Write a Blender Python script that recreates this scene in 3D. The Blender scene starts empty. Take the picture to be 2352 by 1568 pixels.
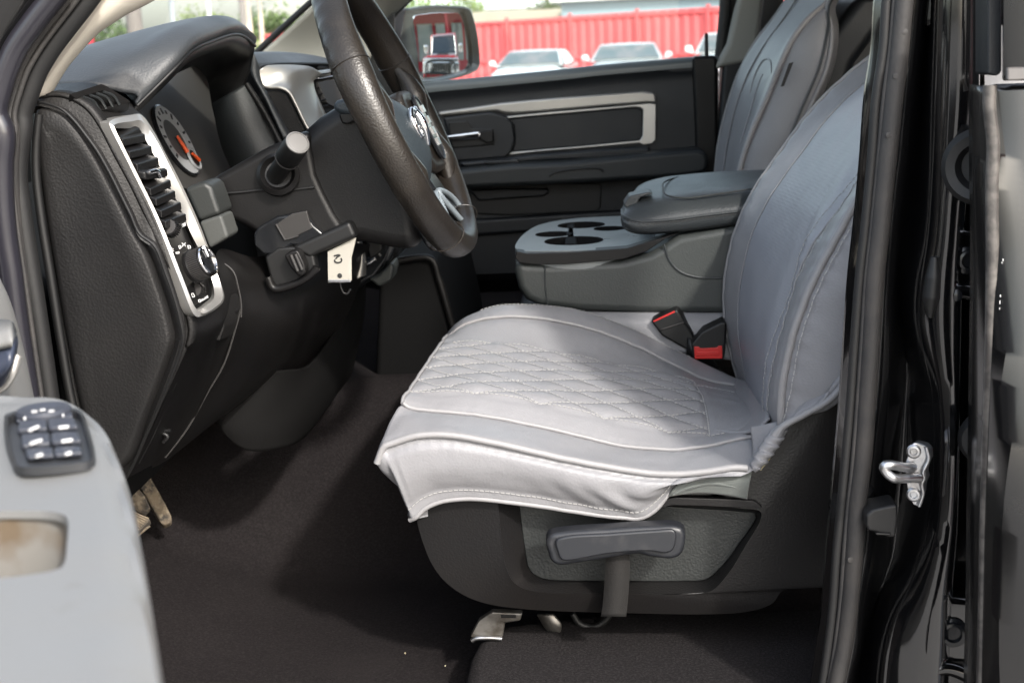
import bpy, bmesh, math, random
from mathutils import Vector, Matrix, noise
random.seed(7)
SC = bpy.context.scene
COL = SC.collection
rad = math.radians
# ------------------------------------------------------------------ camera (traced frame is 2352 x 1568)
FX, CX, CY = 3100.0, 1176.0, 784.0
CAM = Vector((0.0, -1.22, 1.5))
YAW, PITCH, ROLL = rad(4.0), math.atan(674/3100), rad(2.5)
f0 = Vector((-math.sin(YAW), math.cos(YAW), 0)); r0 = Vector((math.cos(YAW), math.sin(YAW), 0)); u0 = Vector((0, 0, 1))
FWD = f0*math.cos(PITCH) - u0*math.sin(PITCH)
u1 = u0*math.cos(PITCH) + f0*math.sin(PITCH)
RIGHT = r0*math.cos(ROLL) - u1*math.sin(ROLL)
UP = u1*math.cos(ROLL) + r0*math.sin(ROLL)
def ray(x, y): return FWD + RIGHT*((x-CX)/FX) - UP*((y-CY)/FX)
def P(x, y, Y):
    d = ray(x, y); return CAM + d*((Y-CAM.y)/d.y)
def PX(x, y, X):
    d = ray(x, y); return CAM + d*((X-CAM.x)/d.x)
def PZ(x, y, Z):
    d = ray(x, y); return CAM + d*((Z-CAM.z)/d.z)
def PPL(x, y, o, n):
    d = ray(x, y); return CAM + d*((o-CAM).dot(n)/d.dot(n))
def crop(ox, oy, k):
    return lambda pts: [(ox*.57422+p[0]*k, oy*.57422+p[1]*k) + tuple(p[2:]) for p in pts]
R1 = crop(0,0,.3418); R2 = crop(1200,0,.3418); R3 = crop(2600,0,.36524); R4 = crop(0,900,.3418)
R5 = crop(1300,900,.3418); R6 = crop(2600,900,.36524); R7 = crop(0,1798,.3418); R8 = crop(1400,1798,.3418)
R9 = crop(2700,1798,.34169); R10 = crop(1500,0,.12207); R11 = crop(1900,0,.24414); R12 = crop(300,0,.24414)
R13 = crop(1250,0,.40296); R14 = crop(0,1500,.45096); R15 = crop(0,0,.58594)
def at(pts, Y=None):
    """traced points (x, y[, Y]) -> points in the place; a third number is that point's own depth"""
    return [P(p[0], p[1], p[2] if len(p) > 2 else Y) for p in pts]
# ------------------------------------------------------------------ materials
K = .80
def mat(name, col, rough=.5, metal=0, coat=0, bump=None, vary=None, spec=.5, dust=None, sheen=0, bump2=None, rvar=0):
    if metal < .5:
        col = tuple(c*K for c in col)
        if vary: vary = [(a, l, h, tuple(c*K for c in c2)) for a, l, h, c2 in (vary if isinstance(vary, list) else [vary])]
    m = bpy.data.materials.new(name); m.use_nodes = True
    nt = m.node_tree; N = nt.nodes; L = nt.links; b = N['Principled BSDF']
    b.inputs['Base Color'].default_value = (*col, 1); b.inputs['Roughness'].default_value = rough
    b.inputs['Metallic'].default_value = metal; b.inputs['Coat Weight'].default_value = coat
    b.inputs['Coat Roughness'].default_value = .16 if name in ('dusty black paint', 'dusty jamb paint') else .06
    b.inputs['Specular IOR Level'].default_value = spec
    if sheen: b.inputs['Sheen Weight'].default_value = sheen
    tc = N.new('ShaderNodeTexCoord').outputs['Object']
    cur = None
    def mixc(a, bcol, fac):
        mx = N.new('ShaderNodeMix'); mx.data_type = 'RGBA'
        if a is None: mx.inputs[6].default_value = (*col, 1)
        else: L.new(a, mx.inputs[6])
        mx.inputs[7].default_value = (*bcol, 1); L.new(fac, mx.inputs[0]); return mx.outputs[2]
    def tex(scale, detail=4, rgh=.6):
        n = N.new('ShaderNodeTexNoise'); n.inputs['Scale'].default_value = scale; n.inputs['Detail'].default_value = detail
        n.inputs['Roughness'].default_value = rgh; L.new(tc, n.inputs['Vector']); return n.outputs['Fac']
    def ramp(f, a, c):
        r = N.new('ShaderNodeMapRange'); r.inputs['From Min'].default_value = a; r.inputs['From Max'].default_value = c
        L.new(f, r.inputs['Value']); return r.outputs['Result']
    if vary:
        for (sc, lo, hi, c2) in (vary if isinstance(vary, list) else [vary]):
            cur = mixc(cur, c2, ramp(tex(sc), lo, hi))
    if dust:
        sc, lo, hi, c2 = dust
        f = ramp(tex(sc, 8, .75), lo, hi); cur = mixc(cur, c2, f)
        rr = N.new('ShaderNodeMapRange'); rr.inputs['To Min'].default_value = rough; rr.inputs['To Max'].default_value = .75
        L.new(f, rr.inputs['Value']); L.new(rr.outputs['Result'], b.inputs['Roughness'])
        cw = N.new('ShaderNodeMapRange'); cw.inputs['To Min'].default_value = coat; cw.inputs['To Max'].default_value = coat*.2
        L.new(f, cw.inputs['Value']); L.new(cw.outputs['Result'], b.inputs['Coat Weight'])
    elif rvar:
        rr = N.new('ShaderNodeMapRange'); rr.inputs['From Min'].default_value = .3; rr.inputs['From Max'].default_value = .7
        rr.inputs['To Min'].default_value = rough-rvar; rr.inputs['To Max'].default_value = rough+rvar
        L.new(tex(9, 6), rr.inputs['Value']); L.new(rr.outputs['Result'], b.inputs['Roughness'])
    if cur is not None: L.new(cur, b.inputs['Base Color'])
    prev = None
    for bp in (bump, bump2):
        if not bp: continue
        kind, sc, st, dist = bp
        if kind == 'v':
            n = N.new('ShaderNodeTexVoronoi'); n.feature = 'SMOOTH_F1'; n.inputs['Scale'].default_value = sc; L.new(tc, n.inputs['Vector']); o = n.outputs['Distance']
        elif kind == 'd':
            n = N.new('ShaderNodeTexVoronoi'); n.inputs['Scale'].default_value = sc; n.inputs['Randomness'].default_value = .25; L.new(tc, n.inputs['Vector']); o = n.outputs['Distance']
        else: o = tex(sc, 3, .6)
        bn = N.new('ShaderNodeBump'); bn.inputs['Strength'].default_value = st; bn.inputs['Distance'].default_value = dist
        L.new(o, bn.inputs['Height'])
        if prev: L.new(prev, bn.inputs['Normal'])
        prev = bn.outputs['Normal']
    if prev: L.new(prev, b.inputs['Normal'])
    return m
def glass(name, tint=(.9,.95,.93), ior=1.45, refl=.6, haze=0):
    m = bpy.data.materials.new(name); m.use_nodes = True; nt = m.node_tree; N = nt.nodes; L = nt.links
    N.remove(N['Principled BSDF']); out = N['Material Output']
    t = N.new('ShaderNodeBsdfTransparent'); t.inputs['Color'].default_value = (*tint, 1)
    g = N.new('ShaderNodeBsdfGlossy'); g.inputs['Roughness'].default_value = .02
    fr0 = N.new('ShaderNodeFresnel'); fr0.inputs['IOR'].default_value = ior
    fr = N.new('ShaderNodeMath'); fr.operation = 'MULTIPLY'; L.new(fr0.outputs[0], fr.inputs[0]); fr.inputs[1].default_value = refl
    if haze:
        df = N.new('ShaderNodeBsdfDiffuse'); df.inputs['Color'].default_value = (.5,.5,.5,1); m0 = N.new('ShaderNodeMixShader'); m0.inputs[0].default_value = haze
        L.new(t.outputs[0], m0.inputs[1]); L.new(df.outputs[0], m0.inputs[2]); t = m0
    mx = N.new('ShaderNodeMixShader'); L.new(fr.outputs[0], mx.inputs[0]); L.new(t.outputs[0], mx.inputs[1]); L.new(g.outputs[0], mx.inputs[2])
    L.new(mx.outputs[0], out.inputs['Surface']); return m
M = {}
M['paint'] = mat('black paint', (.004,.004,.0045), .12, coat=1, spec=.5, rvar=.05)
M['paint_jamb'] = mat('jamb paint', (.005,.005,.0055), .13, coat=1, dust=(4,.58,1.05,(.030,.028,.028)))
M['paint_dusty'] = mat('dusty black paint', (.005,.005,.0054), .24, coat=.6, dust=(9,.60,.90,(.010,.0088,.0078)), bump=('n',14,.05,.004))
M['cover'] = mat('grey vinyl', (.295,.295,.310), .44, spec=.45, bump=('v',450,.22,.0010), bump2=('n',34,.22,.004), vary=(11,.35,.75,(.272,.270,.283)), rvar=.05)
M['cover_perf'] = mat('perforated grey vinyl', (.315,.322,.358), .46, spec=.45, bump=('d',260,.25,.0012), bump2=('n',18,.10,.003))
M['piping'] = mat('grey piping', (.315,.31,.317), .45, bump=('n',300,.1,.001))
M['stitch'] = mat('pale thread', (.43,.425,.42), .8)
M['cloth'] = mat('green grey seat cloth', (.16,.175,.165), .85, sheen=.3, bump=('n',900,.3,.0008), vary=(40,.3,.7,(.13,.145,.14)))
M['console_vinyl'] = mat('green grey vinyl', (.054,.061,.060), .5, bump=('v',420,.2,.001), vary=(6,.3,.7,(.060,.066,.063)))
M['lid'] = mat('dark leatherette', (.047,.053,.056), .40, bump=('v',380,.3,.0012), rvar=.06)
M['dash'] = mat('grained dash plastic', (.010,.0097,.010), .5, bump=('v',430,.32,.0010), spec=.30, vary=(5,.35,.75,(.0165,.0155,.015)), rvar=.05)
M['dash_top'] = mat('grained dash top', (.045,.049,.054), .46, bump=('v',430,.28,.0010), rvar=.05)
M['dark'] = mat('satin dark plastic', (.0075,.0072,.0075), .42, bump=('v',520,.15,.0007), spec=.30, vary=(7,.4,.8,(.0125,.0115,.011)), rvar=.08)
M['black'] = mat('black plastic', (.005,.005,.0052), .5)
M['flat'] = mat('matt black plastic', (.006,.006,.0062), .85, spec=.15)
M['gloss'] = mat('gloss black plastic', (.012,.013,.015), .2, rvar=.06)
M['trim_dark'] = mat('blue black door trim', (.0085,.0105,.0135), .5, bump=('v',450,.2,.0008), rvar=.05)
M['trim_mid'] = mat('mid grey trim', (.019,.022,.0235), .5, bump=('v',450,.2,.0008))
M['seat_plastic'] = mat('grained seat plastic', (.0095,.009,.0095), .42, bump=('v',430,.24,.0010), spec=.34, vary=(6,.4,.75,(.0145,.013,.0125)), rvar=.06)
M['seat_insert'] = mat('green grey grained insert', (.026,.029,.0285), .52, bump=('v',380,.40,.0011))
M['lever'] = mat('worn lever plastic', (.022,.024,.029), .40, vary=(30,.55,.8,(.05,.05,.053)), rvar=.08)
M['door_grey'] = mat('pale grey door plastic', (.228,.231,.228), .5, bump=('v',420,.15,.0008), vary=[(7,.42,.75,(.235,.232,.222)), (3.2,.60,.8,(.235,.21,.17)), (55,.62,.75,(.21,.205,.195))], rvar=.05)
M['door_stain'] = mat('stained grey plastic', (.25,.24,.22), .6, vary=[(14,.46,.58,(.16,.12,.08))])
M['beige'] = mat('woven beige trim', (.68,.63,.54), .85, bump=('n',700,.3,.0008))
M['stone'] = mat('pale pillar trim', (.40,.395,.36), .8, bump=('n',700,.25,.0008))
M['silver'] = mat('satin silver paint', (.50,.49,.47), .33, metal=.75, rvar=.04)
M['silver_warm'] = mat('champagne silver paint', (.40,.385,.36), .36, metal=.7, rvar=.04)
M['chrome'] = mat('chrome', (.85,.85,.87), .06, metal=1)
M['steel'] = mat('zinc plated steel', (.55,.56,.58), .34, metal=1, vary=(60,.45,.75,(.36,.34,.32)), bump=('n',120,.15,.001))
M['rust'] = mat('worn dirty steel', (.26,.25,.235), .42, metal=.8, vary=(40,.4,.7,(.09,.075,.06)))
M['rubber'] = mat('weathered rubber', (.036,.0345,.0345), .62, bump=('n',220,.3,.0014), vary=(24,.4,.75,(.058,.053,.050)))
M['rubber_dark'] = mat('dark rubber', (.012,.012,.0125), .55, bump=('n',120,.2,.001))
M['leather'] = mat('worn black leather', (.017,.0142,.0120), .38, bump=('v',420,.30,.0010), vary=(22,.4,.8,(.030,.0245,.0195)), rvar=.07)
M['airbag'] = mat('slate airbag cover', (.034,.045,.054), .5, bump=('v',450,.3,.0010))
M['carpet'] = mat('black carpet', (.0185,.0160,.0166), .97, bump=('n',420,.7,.004), vary=[(6,.45,.75,(.024,.021,.021)), (300,.44,.80,(.042,.037,.038))], spec=.08)
M['carpet_mat'] = mat('charcoal carpet', (.022,.0200,.0207), .97, bump=('n',420,.7,.004), vary=[(300,.44,.80,(.056,.052,.053))], spec=.08)
M['pedal'] = mat('muddy pedal rubber', (.27,.215,.15), .85, vary=[(45,.42,.62,(.07,.062,.055)), (160,.5,.7,(.36,.30,.22))], bump=('n',200,.5,.003))
M['pedal_dark'] = mat('ribbed pedal rubber', (.10,.088,.075), .8, vary=(60,.4,.7,(.21,.17,.125)))
M['red_plastic'] = mat('red plastic', (.75,.035,.03), .35)
M['card'] = mat('white card tag', (.42,.40,.35), .6)
M['ink'] = mat('black ink', (.02,.02,.02), .7)
M['white_mark'] = mat('white print', (.75,.75,.75), .6)
M['orange'] = mat('orange needle', (.85,.12,.03), .5)
M['cap'] = mat('stalk cap', (.16,.155,.15), .5)
M['block'] = mat('dark green grey trim', (.030,.033,.032), .5, bump=('v',450,.15,.0008))
M['flap'] = mat('grey trim flap', (.075,.079,.075), .55, bump=('v',450,.15,.0008))
M['gauge'] = mat('pale gauge ring', (.42,.43,.44), .55)
M['dial'] = mat('gauge face', (.07,.07,.07), .6)  # dial greyed in colour to suggest a lens haze over it
M['ledge'] = mat('smooth sky tinted ledge', (.14,.16,.165), .30)  # pale blue grey colour stands in for sky reflected along the dark sill
M['tray'] = mat('sky paled tray plastic', (.26,.28,.28), .34, bump=('v',450,.15,.0006), rvar=.08)  # base colour lightened to stand in for window sky reflected on the tray
M['seamline'] = mat('dull seam', (.035,.033,.032), .6)
M['boot'] = mat('rough dark plastic', (.0042,.004,.004), .8, spec=.12, bump=('v',450,.2,.0008))
M['spoke_trim'] = mat('blue grey spoke trim', (.24,.28,.31), .4)
M['cluster'] = mat('lens haze cluster plastic', (.060,.057,.054), .6)  # plastic lightened to stand in for the haze of a lens, none modelled
M['screen'] = mat('dull screen', (.045,.043,.042), .28)
M['foam'] = mat('yellowed foam', (.62,.55,.36), .9)
M['switch'] = mat('blue grey switch plastic', (.050,.055,.070), .45)
M['plate'] = mat('switch plate plastic', (.040,.042,.046), .42)
M['foot'] = mat('dull grey plastic', (.034,.032,.031), .6)
M['mirror'] = mat('mirror glass', (.93,.93,.93), .01, metal=1)
M['glass'] = glass('window glass')
M['lens'] = glass('dusty lens', (.95,.95,.95), 1.4, .8, .07)
M['glass_dusty'] = glass('windshield glass', (.94,.96,.95), 1.3, .25)
# ------------------------------------------------------------------ mesh helpers
def cr(pts, n, closed=False):
    """Catmull-Rom through pts, n samples at even chord length"""
    pts = [Vector(p) for p in pts]; m = len(pts)
    if m == 2 and not closed: return [pts[0].lerp(pts[1], i/(n-1)) for i in range(n)]
    def g(i): return pts[i % m] if closed else (pts[i] if 0 <= i < m else (pts[0]*2-pts[1] if i < 0 else pts[-1]*2-pts[-2]))
    fine = []; S = 14
    for i in range(m if closed else m-1):
        a, b, c, d = g(i-1), g(i), g(i+1), g(i+2)
        tb = (b-a).length**.5 or 1e-4; tc_ = (c-b).length**.5 or 1e-4; td = (d-c).length**.5 or 1e-4
        m1 = ((b-a)/tb - (c-a)/(tb+tc_) + (c-b)/tc_)*tc_; m2 = ((c-b)/tc_ - (d-b)/(tc_+td) + (d-c)/td)*tc_
        for s in range(S):
            t = s/S; t2 = t*t; t3 = t2*t
            fine.append(b*(2*t3-3*t2+1) + m1*(t3-2*t2+t) + c*(-2*t3+3*t2) + m2*(t3-t2))
    fine.append(g(0) if closed else pts[-1])
    L = [0]
    for i in range(1, len(fine)): L.append(L[-1] + (fine[i]-fine[i-1]).length)
    out = []; j = 0; tot = L[-1]
    cnt = n if closed else n-1
    for i in range(n):
        s = tot*i/cnt
        while j < len(L)-2 and L[j+1] < s: j += 1
        seg = L[j+1]-L[j]
        out.append(fine[j].lerp(fine[j+1], (s-L[j])/seg if seg > 1e-12 else 0))
    return out
def lin(pts, n, closed=False):
    pts = [Vector(p) for p in pts] + ([Vector(pts[0])] if closed else [])
    L = [0]
    for i in range(1, len(pts)): L.append(L[-1]+(pts[i]-pts[i-1]).length)
    out = []; j = 0
    for i in range(n):
        s = L[-1]*i/(n if closed else n-1)
        while j < len(L)-2 and L[j+1] < s: j += 1
        seg = L[j+1]-L[j]; out.append(pts[j].lerp(pts[j+1], (s-L[j])/seg if seg > 1e-12 else 0))
    return out
def link(name, me, m, parent=None, smooth=True, sharp=40, mods=()):
    if m is not None:
        for k in (m if isinstance(m, (list, tuple)) else [m]): me.materials.append(k)
    if smooth:
        for p in me.polygons: p.use_smooth = True
        if sharp: me.set_sharp_from_angle(angle=rad(sharp))
    o = bpy.data.objects.new(name, me); COL.objects.link(o)
    if parent is not None:
        o.parent = parent; o.matrix_parent_inverse = W(parent).inverted()
    return o
def W(o):
    m = o.matrix_basis.copy()
    if o.parent is not None: m = W(o.parent) @ o.matrix_parent_inverse @ m
    return m
def fin(bm, name, m, parent=None, smooth=True, sharp=40, fix=True):
    if fix: bmesh.ops.recalc_face_normals(bm, faces=bm.faces)
    me = bpy.data.meshes.new(name); bm.to_mesh(me); bm.free()
    return link(name, me, m, parent, smooth, sharp)
def solid(o, t, off=-1):
    s = o.modifiers.new('thickness', 'SOLIDIFY'); s.thickness = t; s.offset = off; return o
def bev(o, w, seg=3, ang=35):
    b = o.modifiers.new('bevel', 'BEVEL'); b.width = w; b.segments = seg; b.limit_method = 'ANGLE'; b.angle_limit = rad(ang); b.harden_normals = True
    b.use_clamp_overlap = True; return o
def grid_bm(g, closed_v=False, closed_u=False, bm=None, cap=False):
    bm = bm or bmesh.new()
    vs = [[bm.verts.new(p) for p in r] for r in g]
    nr, nc = len(vs), len(vs[0])
    for i in range(nr if closed_v else nr-1):
        for j in range(nc if closed_u else nc-1):
            try: bm.faces.new((vs[i][j], vs[i][(j+1) % nc], vs[(i+1) % nr][(j+1) % nc], vs[(i+1) % nr][j]))
            except ValueError: pass
    if cap:
        for r in (vs[0], vs[-1]):
            try: bm.faces.new(r)
            except ValueError: pass
    return bm
def loft(name, rows, m, parent=None, nu=40, nv=30, t=.004, smooth_v=True, sharp=50, off=-1):
    rows = [cr(r, nu) for r in rows]
    if smooth_v and len(rows) > 2:
        cols = [cr([r[j] for r in rows], nv) for j in range(nu)]
        g = [[cols[j][i] for j in range(nu)] for i in range(nv)]
    else: g = rows
    o = fin(grid_bm(g), name, m, parent, sharp=sharp)
    if t: solid(o, t, off)
    return o
def rings(name, loops, m, parent=None, n=64, cap=(False, True), smooth=True, curve=True, sharp=40):
    """closed outlines joined in order, e.g. outer edge, rim, recess"""
    g = [(cr if curve else lin)(l, n, True) for l in loops]
    bm = bmesh.new(); vs = [[bm.verts.new(p) for p in r] for r in g]
    for i in range(len(vs)-1):
        for j in range(n):
            try: bm.faces.new((vs[i][j], vs[i][(j+1) % n], vs[i+1][(j+1) % n], vs[i+1][j]))
            except ValueError: pass
    if cap[0]: bm.faces.new(vs[0])
    if cap[1]: bm.faces.new(vs[-1])
    return fin(bm, name, m, parent, smooth, sharp)
def prism(name, pts, m, parent=None, d=(0,.05,0), bw=.003, seg=3, n=0, curve=True, taper=0, sharp=40):
    """outline (3-D points) pushed along d and bevelled"""
    if n: pts = cr(pts, n, True) if curve else lin(pts, n, True)
    d = Vector(d); bm = bmesh.new(); c = sum(pts, Vector())/len(pts)
    a = [bm.verts.new(p) for p in pts]; b = [bm.verts.new(p+d+(c-p)*taper) for p in pts]; k = len(pts)
    bm.faces.new(a); bm.faces.new(list(reversed(b)))
    for i in range(k): bm.faces.new((a[i], b[i], b[(i+1) % k], a[(i+1) % k]))
    o = fin(bm, name, m, parent, smooth=True, sharp=35)
    if bw: bev(o, bw, seg)
    return o
def tube_bm(pts, r, n=60, k=10, closed=False, bm=None, flat=None, smooth=True):
    """swept round section; r a number or a list along the length; flat = (direction, factor) squashes the section"""
    bm = bm or bmesh.new()
    p = (cr if smooth else lin)(pts, n, closed); N_ = len(p)
    rs = r if isinstance(r, (list, tuple)) else [r]
    def rr(i):
        f = i/(N_-1)*(len(rs)-1); a = int(min(f, len(rs)-2)) if len(rs) > 1 else 0
        return rs[0] if len(rs) == 1 else rs[a]+(rs[a+1]-rs[a])*(f-a)
    T = [(p[(i+1) % N_]-p[i-1] if closed else p[min(i+1,N_-1)]-p[max(i-1,0)]).normalized() for i in range(N_)]
    u = T[0].orthogonal().normalized(); ringsv = []
    for i in range(N_):
        u = (u - T[i]*u.dot(T[i])).normalized(); v = T[i].cross(u)
        ring = []
        for j in range(k):
            a = 2*math.pi*j/k; o = (u*math.cos(a)+v*math.sin(a))*rr(i)
            if flat: fd = Vector(flat[0]); o = o + fd*(o.dot(fd)*(flat[1]-1))
            ring.append(bm.verts.new(p[i]+o))
        ringsv.append(ring)
    for i in range(N_ if closed else N_-1):
        a, b = ringsv[i], ringsv[(i+1) % N_]
        for j in range(k):
            try: bm.faces.new((a[j], a[(j+1) % k], b[(j+1) % k], b[j]))
            except ValueError: pass
    if not closed:
        bm.faces.new(list(reversed(ringsv[0]))); bm.faces.new(ringsv[-1])
    return bm
def tube(name, pts, r, m, parent=None, **kw): return fin(tube_bm(pts, r, **kw), name, m, parent, sharp=50)
def box_bm(c, s, bm=None, rot=None):
    bm = bm or bmesh.new(); c = Vector(c); R = rot or Matrix.Identity(3); q = {}
    for i in (-1,1):
        for j in (-1,1):
            for k in (-1,1): q[i,j,k] = bm.verts.new(c + R @ Vector((i*s[0]/2, j*s[1]/2, k*s[2]/2)))
    for f in (((-1,-1,-1),(-1,1,-1),(1,1,-1),(1,-1,-1)), ((-1,-1,1),(1,-1,1),(1,1,1),(-1,1,1)), ((-1,-1,-1),(1,-1,-1),(1,-1,1),(-1,-1,1)),
              ((-1,1,-1),(-1,1,1),(1,1,1),(1,1,-1)), ((-1,-1,-1),(-1,-1,1),(-1,1,1),(-1,1,-1)), ((1,-1,-1),(1,1,-1),(1,1,1),(1,-1,1))):
        bm.faces.new([q[v] for v in f])
    return bm
def box(name, c, s, m, parent=None, bw=.004, rot=None, seg=2):
    o = fin(box_bm(c, s, None, rot), name, m, parent)
    if bw: bev(o, bw, seg)
    return o
def lathe_bm(o, ax, prof, k=32, bm=None, squash=None):
    """profile (r, h) turned about axis ax through o"""
    bm = bm or bmesh.new(); ax = Vector(ax).normalized(); u = ax.orthogonal().normalized(); v = ax.cross(u); rs = []
    for r, h in prof:
        if r < 1e-6: rs.append([bm.verts.new(o+ax*h)])
        else: rs.append([bm.verts.new(o+ax*h+(u*math.cos(2*math.pi*j/k)+v*math.sin(2*math.pi*j/k))*r) for j in range(k)])
    for a, b in zip(rs, rs[1:]):
        for j in range(k):
            q = [a[j % len(a)], a[(j+1) % len(a)], b[(j+1) % len(b)], b[j % len(b)]]
            q2 = []
            for x in q:
                if x not in q2: q2.append(x)
            if len(q2) > 2:
                try: bm.faces.new(q2)
                except ValueError: pass
    return bm
def lathe(name, o, ax, prof, m, parent=None, k=32, sharp=35): return fin(lathe_bm(Vector(o), ax, prof, k), name, m, parent, sharp=sharp)
def empty(name, loc, parent=None):
    o = bpy.data.objects.new(name, None); COL.objects.link(o); o.location = loc; o.empty_display_size = .1
    if parent is not None: o.parent = parent; o.matrix_parent_inverse = W(parent).inverted()
    return o
def tag(o, label=None, cat=None, group=None, kind=None):
    if label: o['label'] = label
    if cat: o['category'] = cat
    if group: o['group'] = group
    if kind: o['kind'] = kind
    return o
def dashes_bm(pts, step, ln, w, bm=None, nrm=None, lift=.0006):
    """a row of thread stitches along a line"""
    bm = bm or bmesh.new()
    L = sum((b-a).length for a, b in zip(pts, pts[1:])); n = max(2, int(L/step)); q = lin(pts, n*2+1)
    for i in range(0, len(q)-1, 2):
        a, b = q[i], q[i+1]; t = (b-a)
        if t.length < 1e-6: continue
        c = (a+b)/2; t.normalize(); up = Vector(nrm or (0,-.5,.85)).normalized(); s = t.cross(up).normalized(); up = s.cross(t)
        R = Matrix((t, s, up)).transposed()
        box_bm(c+up*lift, (ln, w, w), bm, R)
    return bm
def cut(o, cutters):
    """real holes: boolean applied, cutters removed"""
    for c in cutters:
        b = o.modifiers.new('cut', 'BOOLEAN'); b.object = c; b.operation = 'DIFFERENCE'; b.solver = 'EXACT'
    dg = bpy.context.evaluated_depsgraph_get(); dg.update()
    me = bpy.data.meshes.new_from_object(o.evaluated_get(dg)); old = o.data; o.modifiers.clear(); o.data = me; bpy.data.meshes.remove(old)
    for c in cutters: bpy.data.objects.remove(c)
    for p in o.data.polygons: p.use_smooth = True
    o.data.set_sharp_from_angle(angle=rad(35))
def X3(p, dx=0, dy=0, dz=0): return Vector((p.x+dx, p.y+dy, p.z+dz))
# ================================================================== the truck
truck = tag(empty('pickup_truck', (.2, .9, 0)), 'black pickup truck seen through its open front door, grey cabin with dark dashboard', 'pickup truck')
# ------------------------------------------------------------------ grey cover on the front seat nearer the camera
cover = tag(empty('seat_cover', (.2, .52, 1.0)), 'light grey vinyl seat cover with diamond stitching on the seat behind the steering wheel', 'seat cover', 'grey vinyl covers on the front seats')
rowsF = [  # front-to-back traces of the cushion, near hem first
 ('hem', .266, [(945,1195),(975,1165),(1015,1149),(1060,1143),(1110,1143),(1250,1160),(1350,1175),(1430,1184),(1468,1186),(1505,1165),(1545,1112),(1555,1102)]),
 ('mid', .247, [(905,1095),(960,1072),(1020,1066),(1110,1072),(1200,1086),(1300,1108),(1400,1128),(1470,1138),(1510,1128),(1550,1106),(1562,1100)]),
 ('pipe', .252, [(877,1031),(905,1019),(960,1003),(1030,1002),(1120,1017),(1200,1034),(1300,1056),(1400,1075),(1480,1087),(1540,1091),(1620,1086),(1690,1076),(1730,1079)]),
 ('bol', .292, [(893,975),(930,966),(1000,967),(1100,980),(1200,1000),(1300,1024),(1400,1046),(1480,1056),(1560,1060),(1650,1050),(1730,1043)]),
 ('in', .335, [(921,924),(950,936),(1000,942),(1100,950),(1180,965),(1300,990),(1400,1015),(1470,1026),(1540,1030),(1620,1022),(1700,1005),(1740,1000)]),
 ('q0', .375, [(940,898),(985,902),(1070,901),(1150,910),(1239,925),(1330,944),(1403,961),(1480,977),(1550,990),(1640,995),(1735,975)]),
 ('qm', .50, [(985,833),(1040,838),(1120,843),(1239,858),(1330,872),(1403,885),(1480,897),(1550,908),(1620,920),(1715,930)]),
 ('q1', .615, [(1016,787),(1070,785),(1170,790),(1250,803),(1327,819),(1400,832),(1492,848),(1550,860),(1610,882),(1690,900)]),
 ('far', .69, [(1030,771),(1062,746),(1110,731),(1170,725),(1250,731),(1350,753),(1450,787),(1550,836),(1620,868),(1700,885)]),
 ('sil', .745, [(1012,792),(1042,752),(1082,725),(1130,706),(1200,700),(1280,706),(1360,722),(1440,750),(1500,778),(1570,812),(1690,870)]),
]
def cushion_rows():
    out = []
    for nm, Y, pts in rowsF:
        w = at(pts, Y); p0 = w[0]
        if nm == 'hem': pre = [p0+Vector((.05,.06,-.003)), p0+Vector((.02,.02,-.002)), p0+Vector((.004,.004,0))]
        elif nm == 'mid': pre = [p0+Vector((.045,.06,-.045)), p0+Vector((.016,.02,-.02)), p0+Vector((.003,.004,-.004))]
        else:
            zb = .985
            pre = [Vector((p0.x+.035, Y+.02, zb)), Vector((p0.x+.002, Y+.01, (zb+p0.z)/2)), p0+Vector((-.007,0,-.017))]
        out.append((nm, cr(pre+[p0], 10)[:-1] + cr(w, 130)))
    s = out[-1][1]
    out.append(('down', [X3(p, 0, .02, -.03) for p in s])); out.append(('under', [X3(p, .01, .012, -.12) for p in s]))
    return out
cr_rows = cushion_rows(); names = [n for n, _ in cr_rows]
NU = len(cr_rows[0][1]); NVS = 9
G = []; vidx = {}
cols = []
for j in range(NU):
    c = [r[j] for _, r in cr_rows]
    # interpolate between rows with the same number of samples per span
    q = []
    def g(i): return c[i] if 0 <= i < len(c) else (c[0]*2-c[1] if i < 0 else c[-1]*2-c[-2])
    for i in range(len(c)-1):
        span = 26 if names[i] in ('q0', 'qm') else NVS
        a, b, d, e = g(i-1), g(i), g(i+1), g(i+2)
        tb, tc_, td = max((b-a).length**.5,1e-3), max((d-b).length**.5,1e-3), max((e-d).length**.5,1e-3)
        m1 = ((b-a)/tb-(d-a)/(tb+tc_)+(d-b)/tc_)*tc_; m2 = ((d-b)/tc_-(e-b)/(tc_+td)+(e-d)/td)*tc_
        if j == 0: vidx[names[i]] = len(q)
        for s in range(span):
            t = s/span; q.append(b*(2*t**3-3*t*t+1)+m1*(t**3-2*t*t+t)+d*(-2*t**3+3*t*t)+m2*(t**3-t*t))
    q.append(c[-1]); cols.append(q)
NV = len(cols[0]); G = [[cols[j][i].copy() for j in range(NU)] for i in range(NV)]
def nrm(G, i, j):
    a = G[min(i+1,len(G)-1)][j]-G[max(i-1,0)][j]; b = G[i][min(j+1,len(G[0])-1)]-G[i][max(j-1,0)]
    n = b.cross(a); return n.normalized() if n.length > 1e-9 else Vector((0,0,1))
i0, i1 = vidx['q0'], vidx['far'] - NVS
i1 = vidx['q1']; j0 = 9; j1 = 9+112
NT, MT = 4.6, 4.9
def st(i, j): return (j-j0)/(j1-j0)*NT, (i-i0)/(i1-i0)*MT
N0 = [[nrm(G, i, j) for j in range(NU)] for i in range(NV)]
ip, ii, ifa = vidx['pipe'], vidx['in'], vidx['far']
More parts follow.
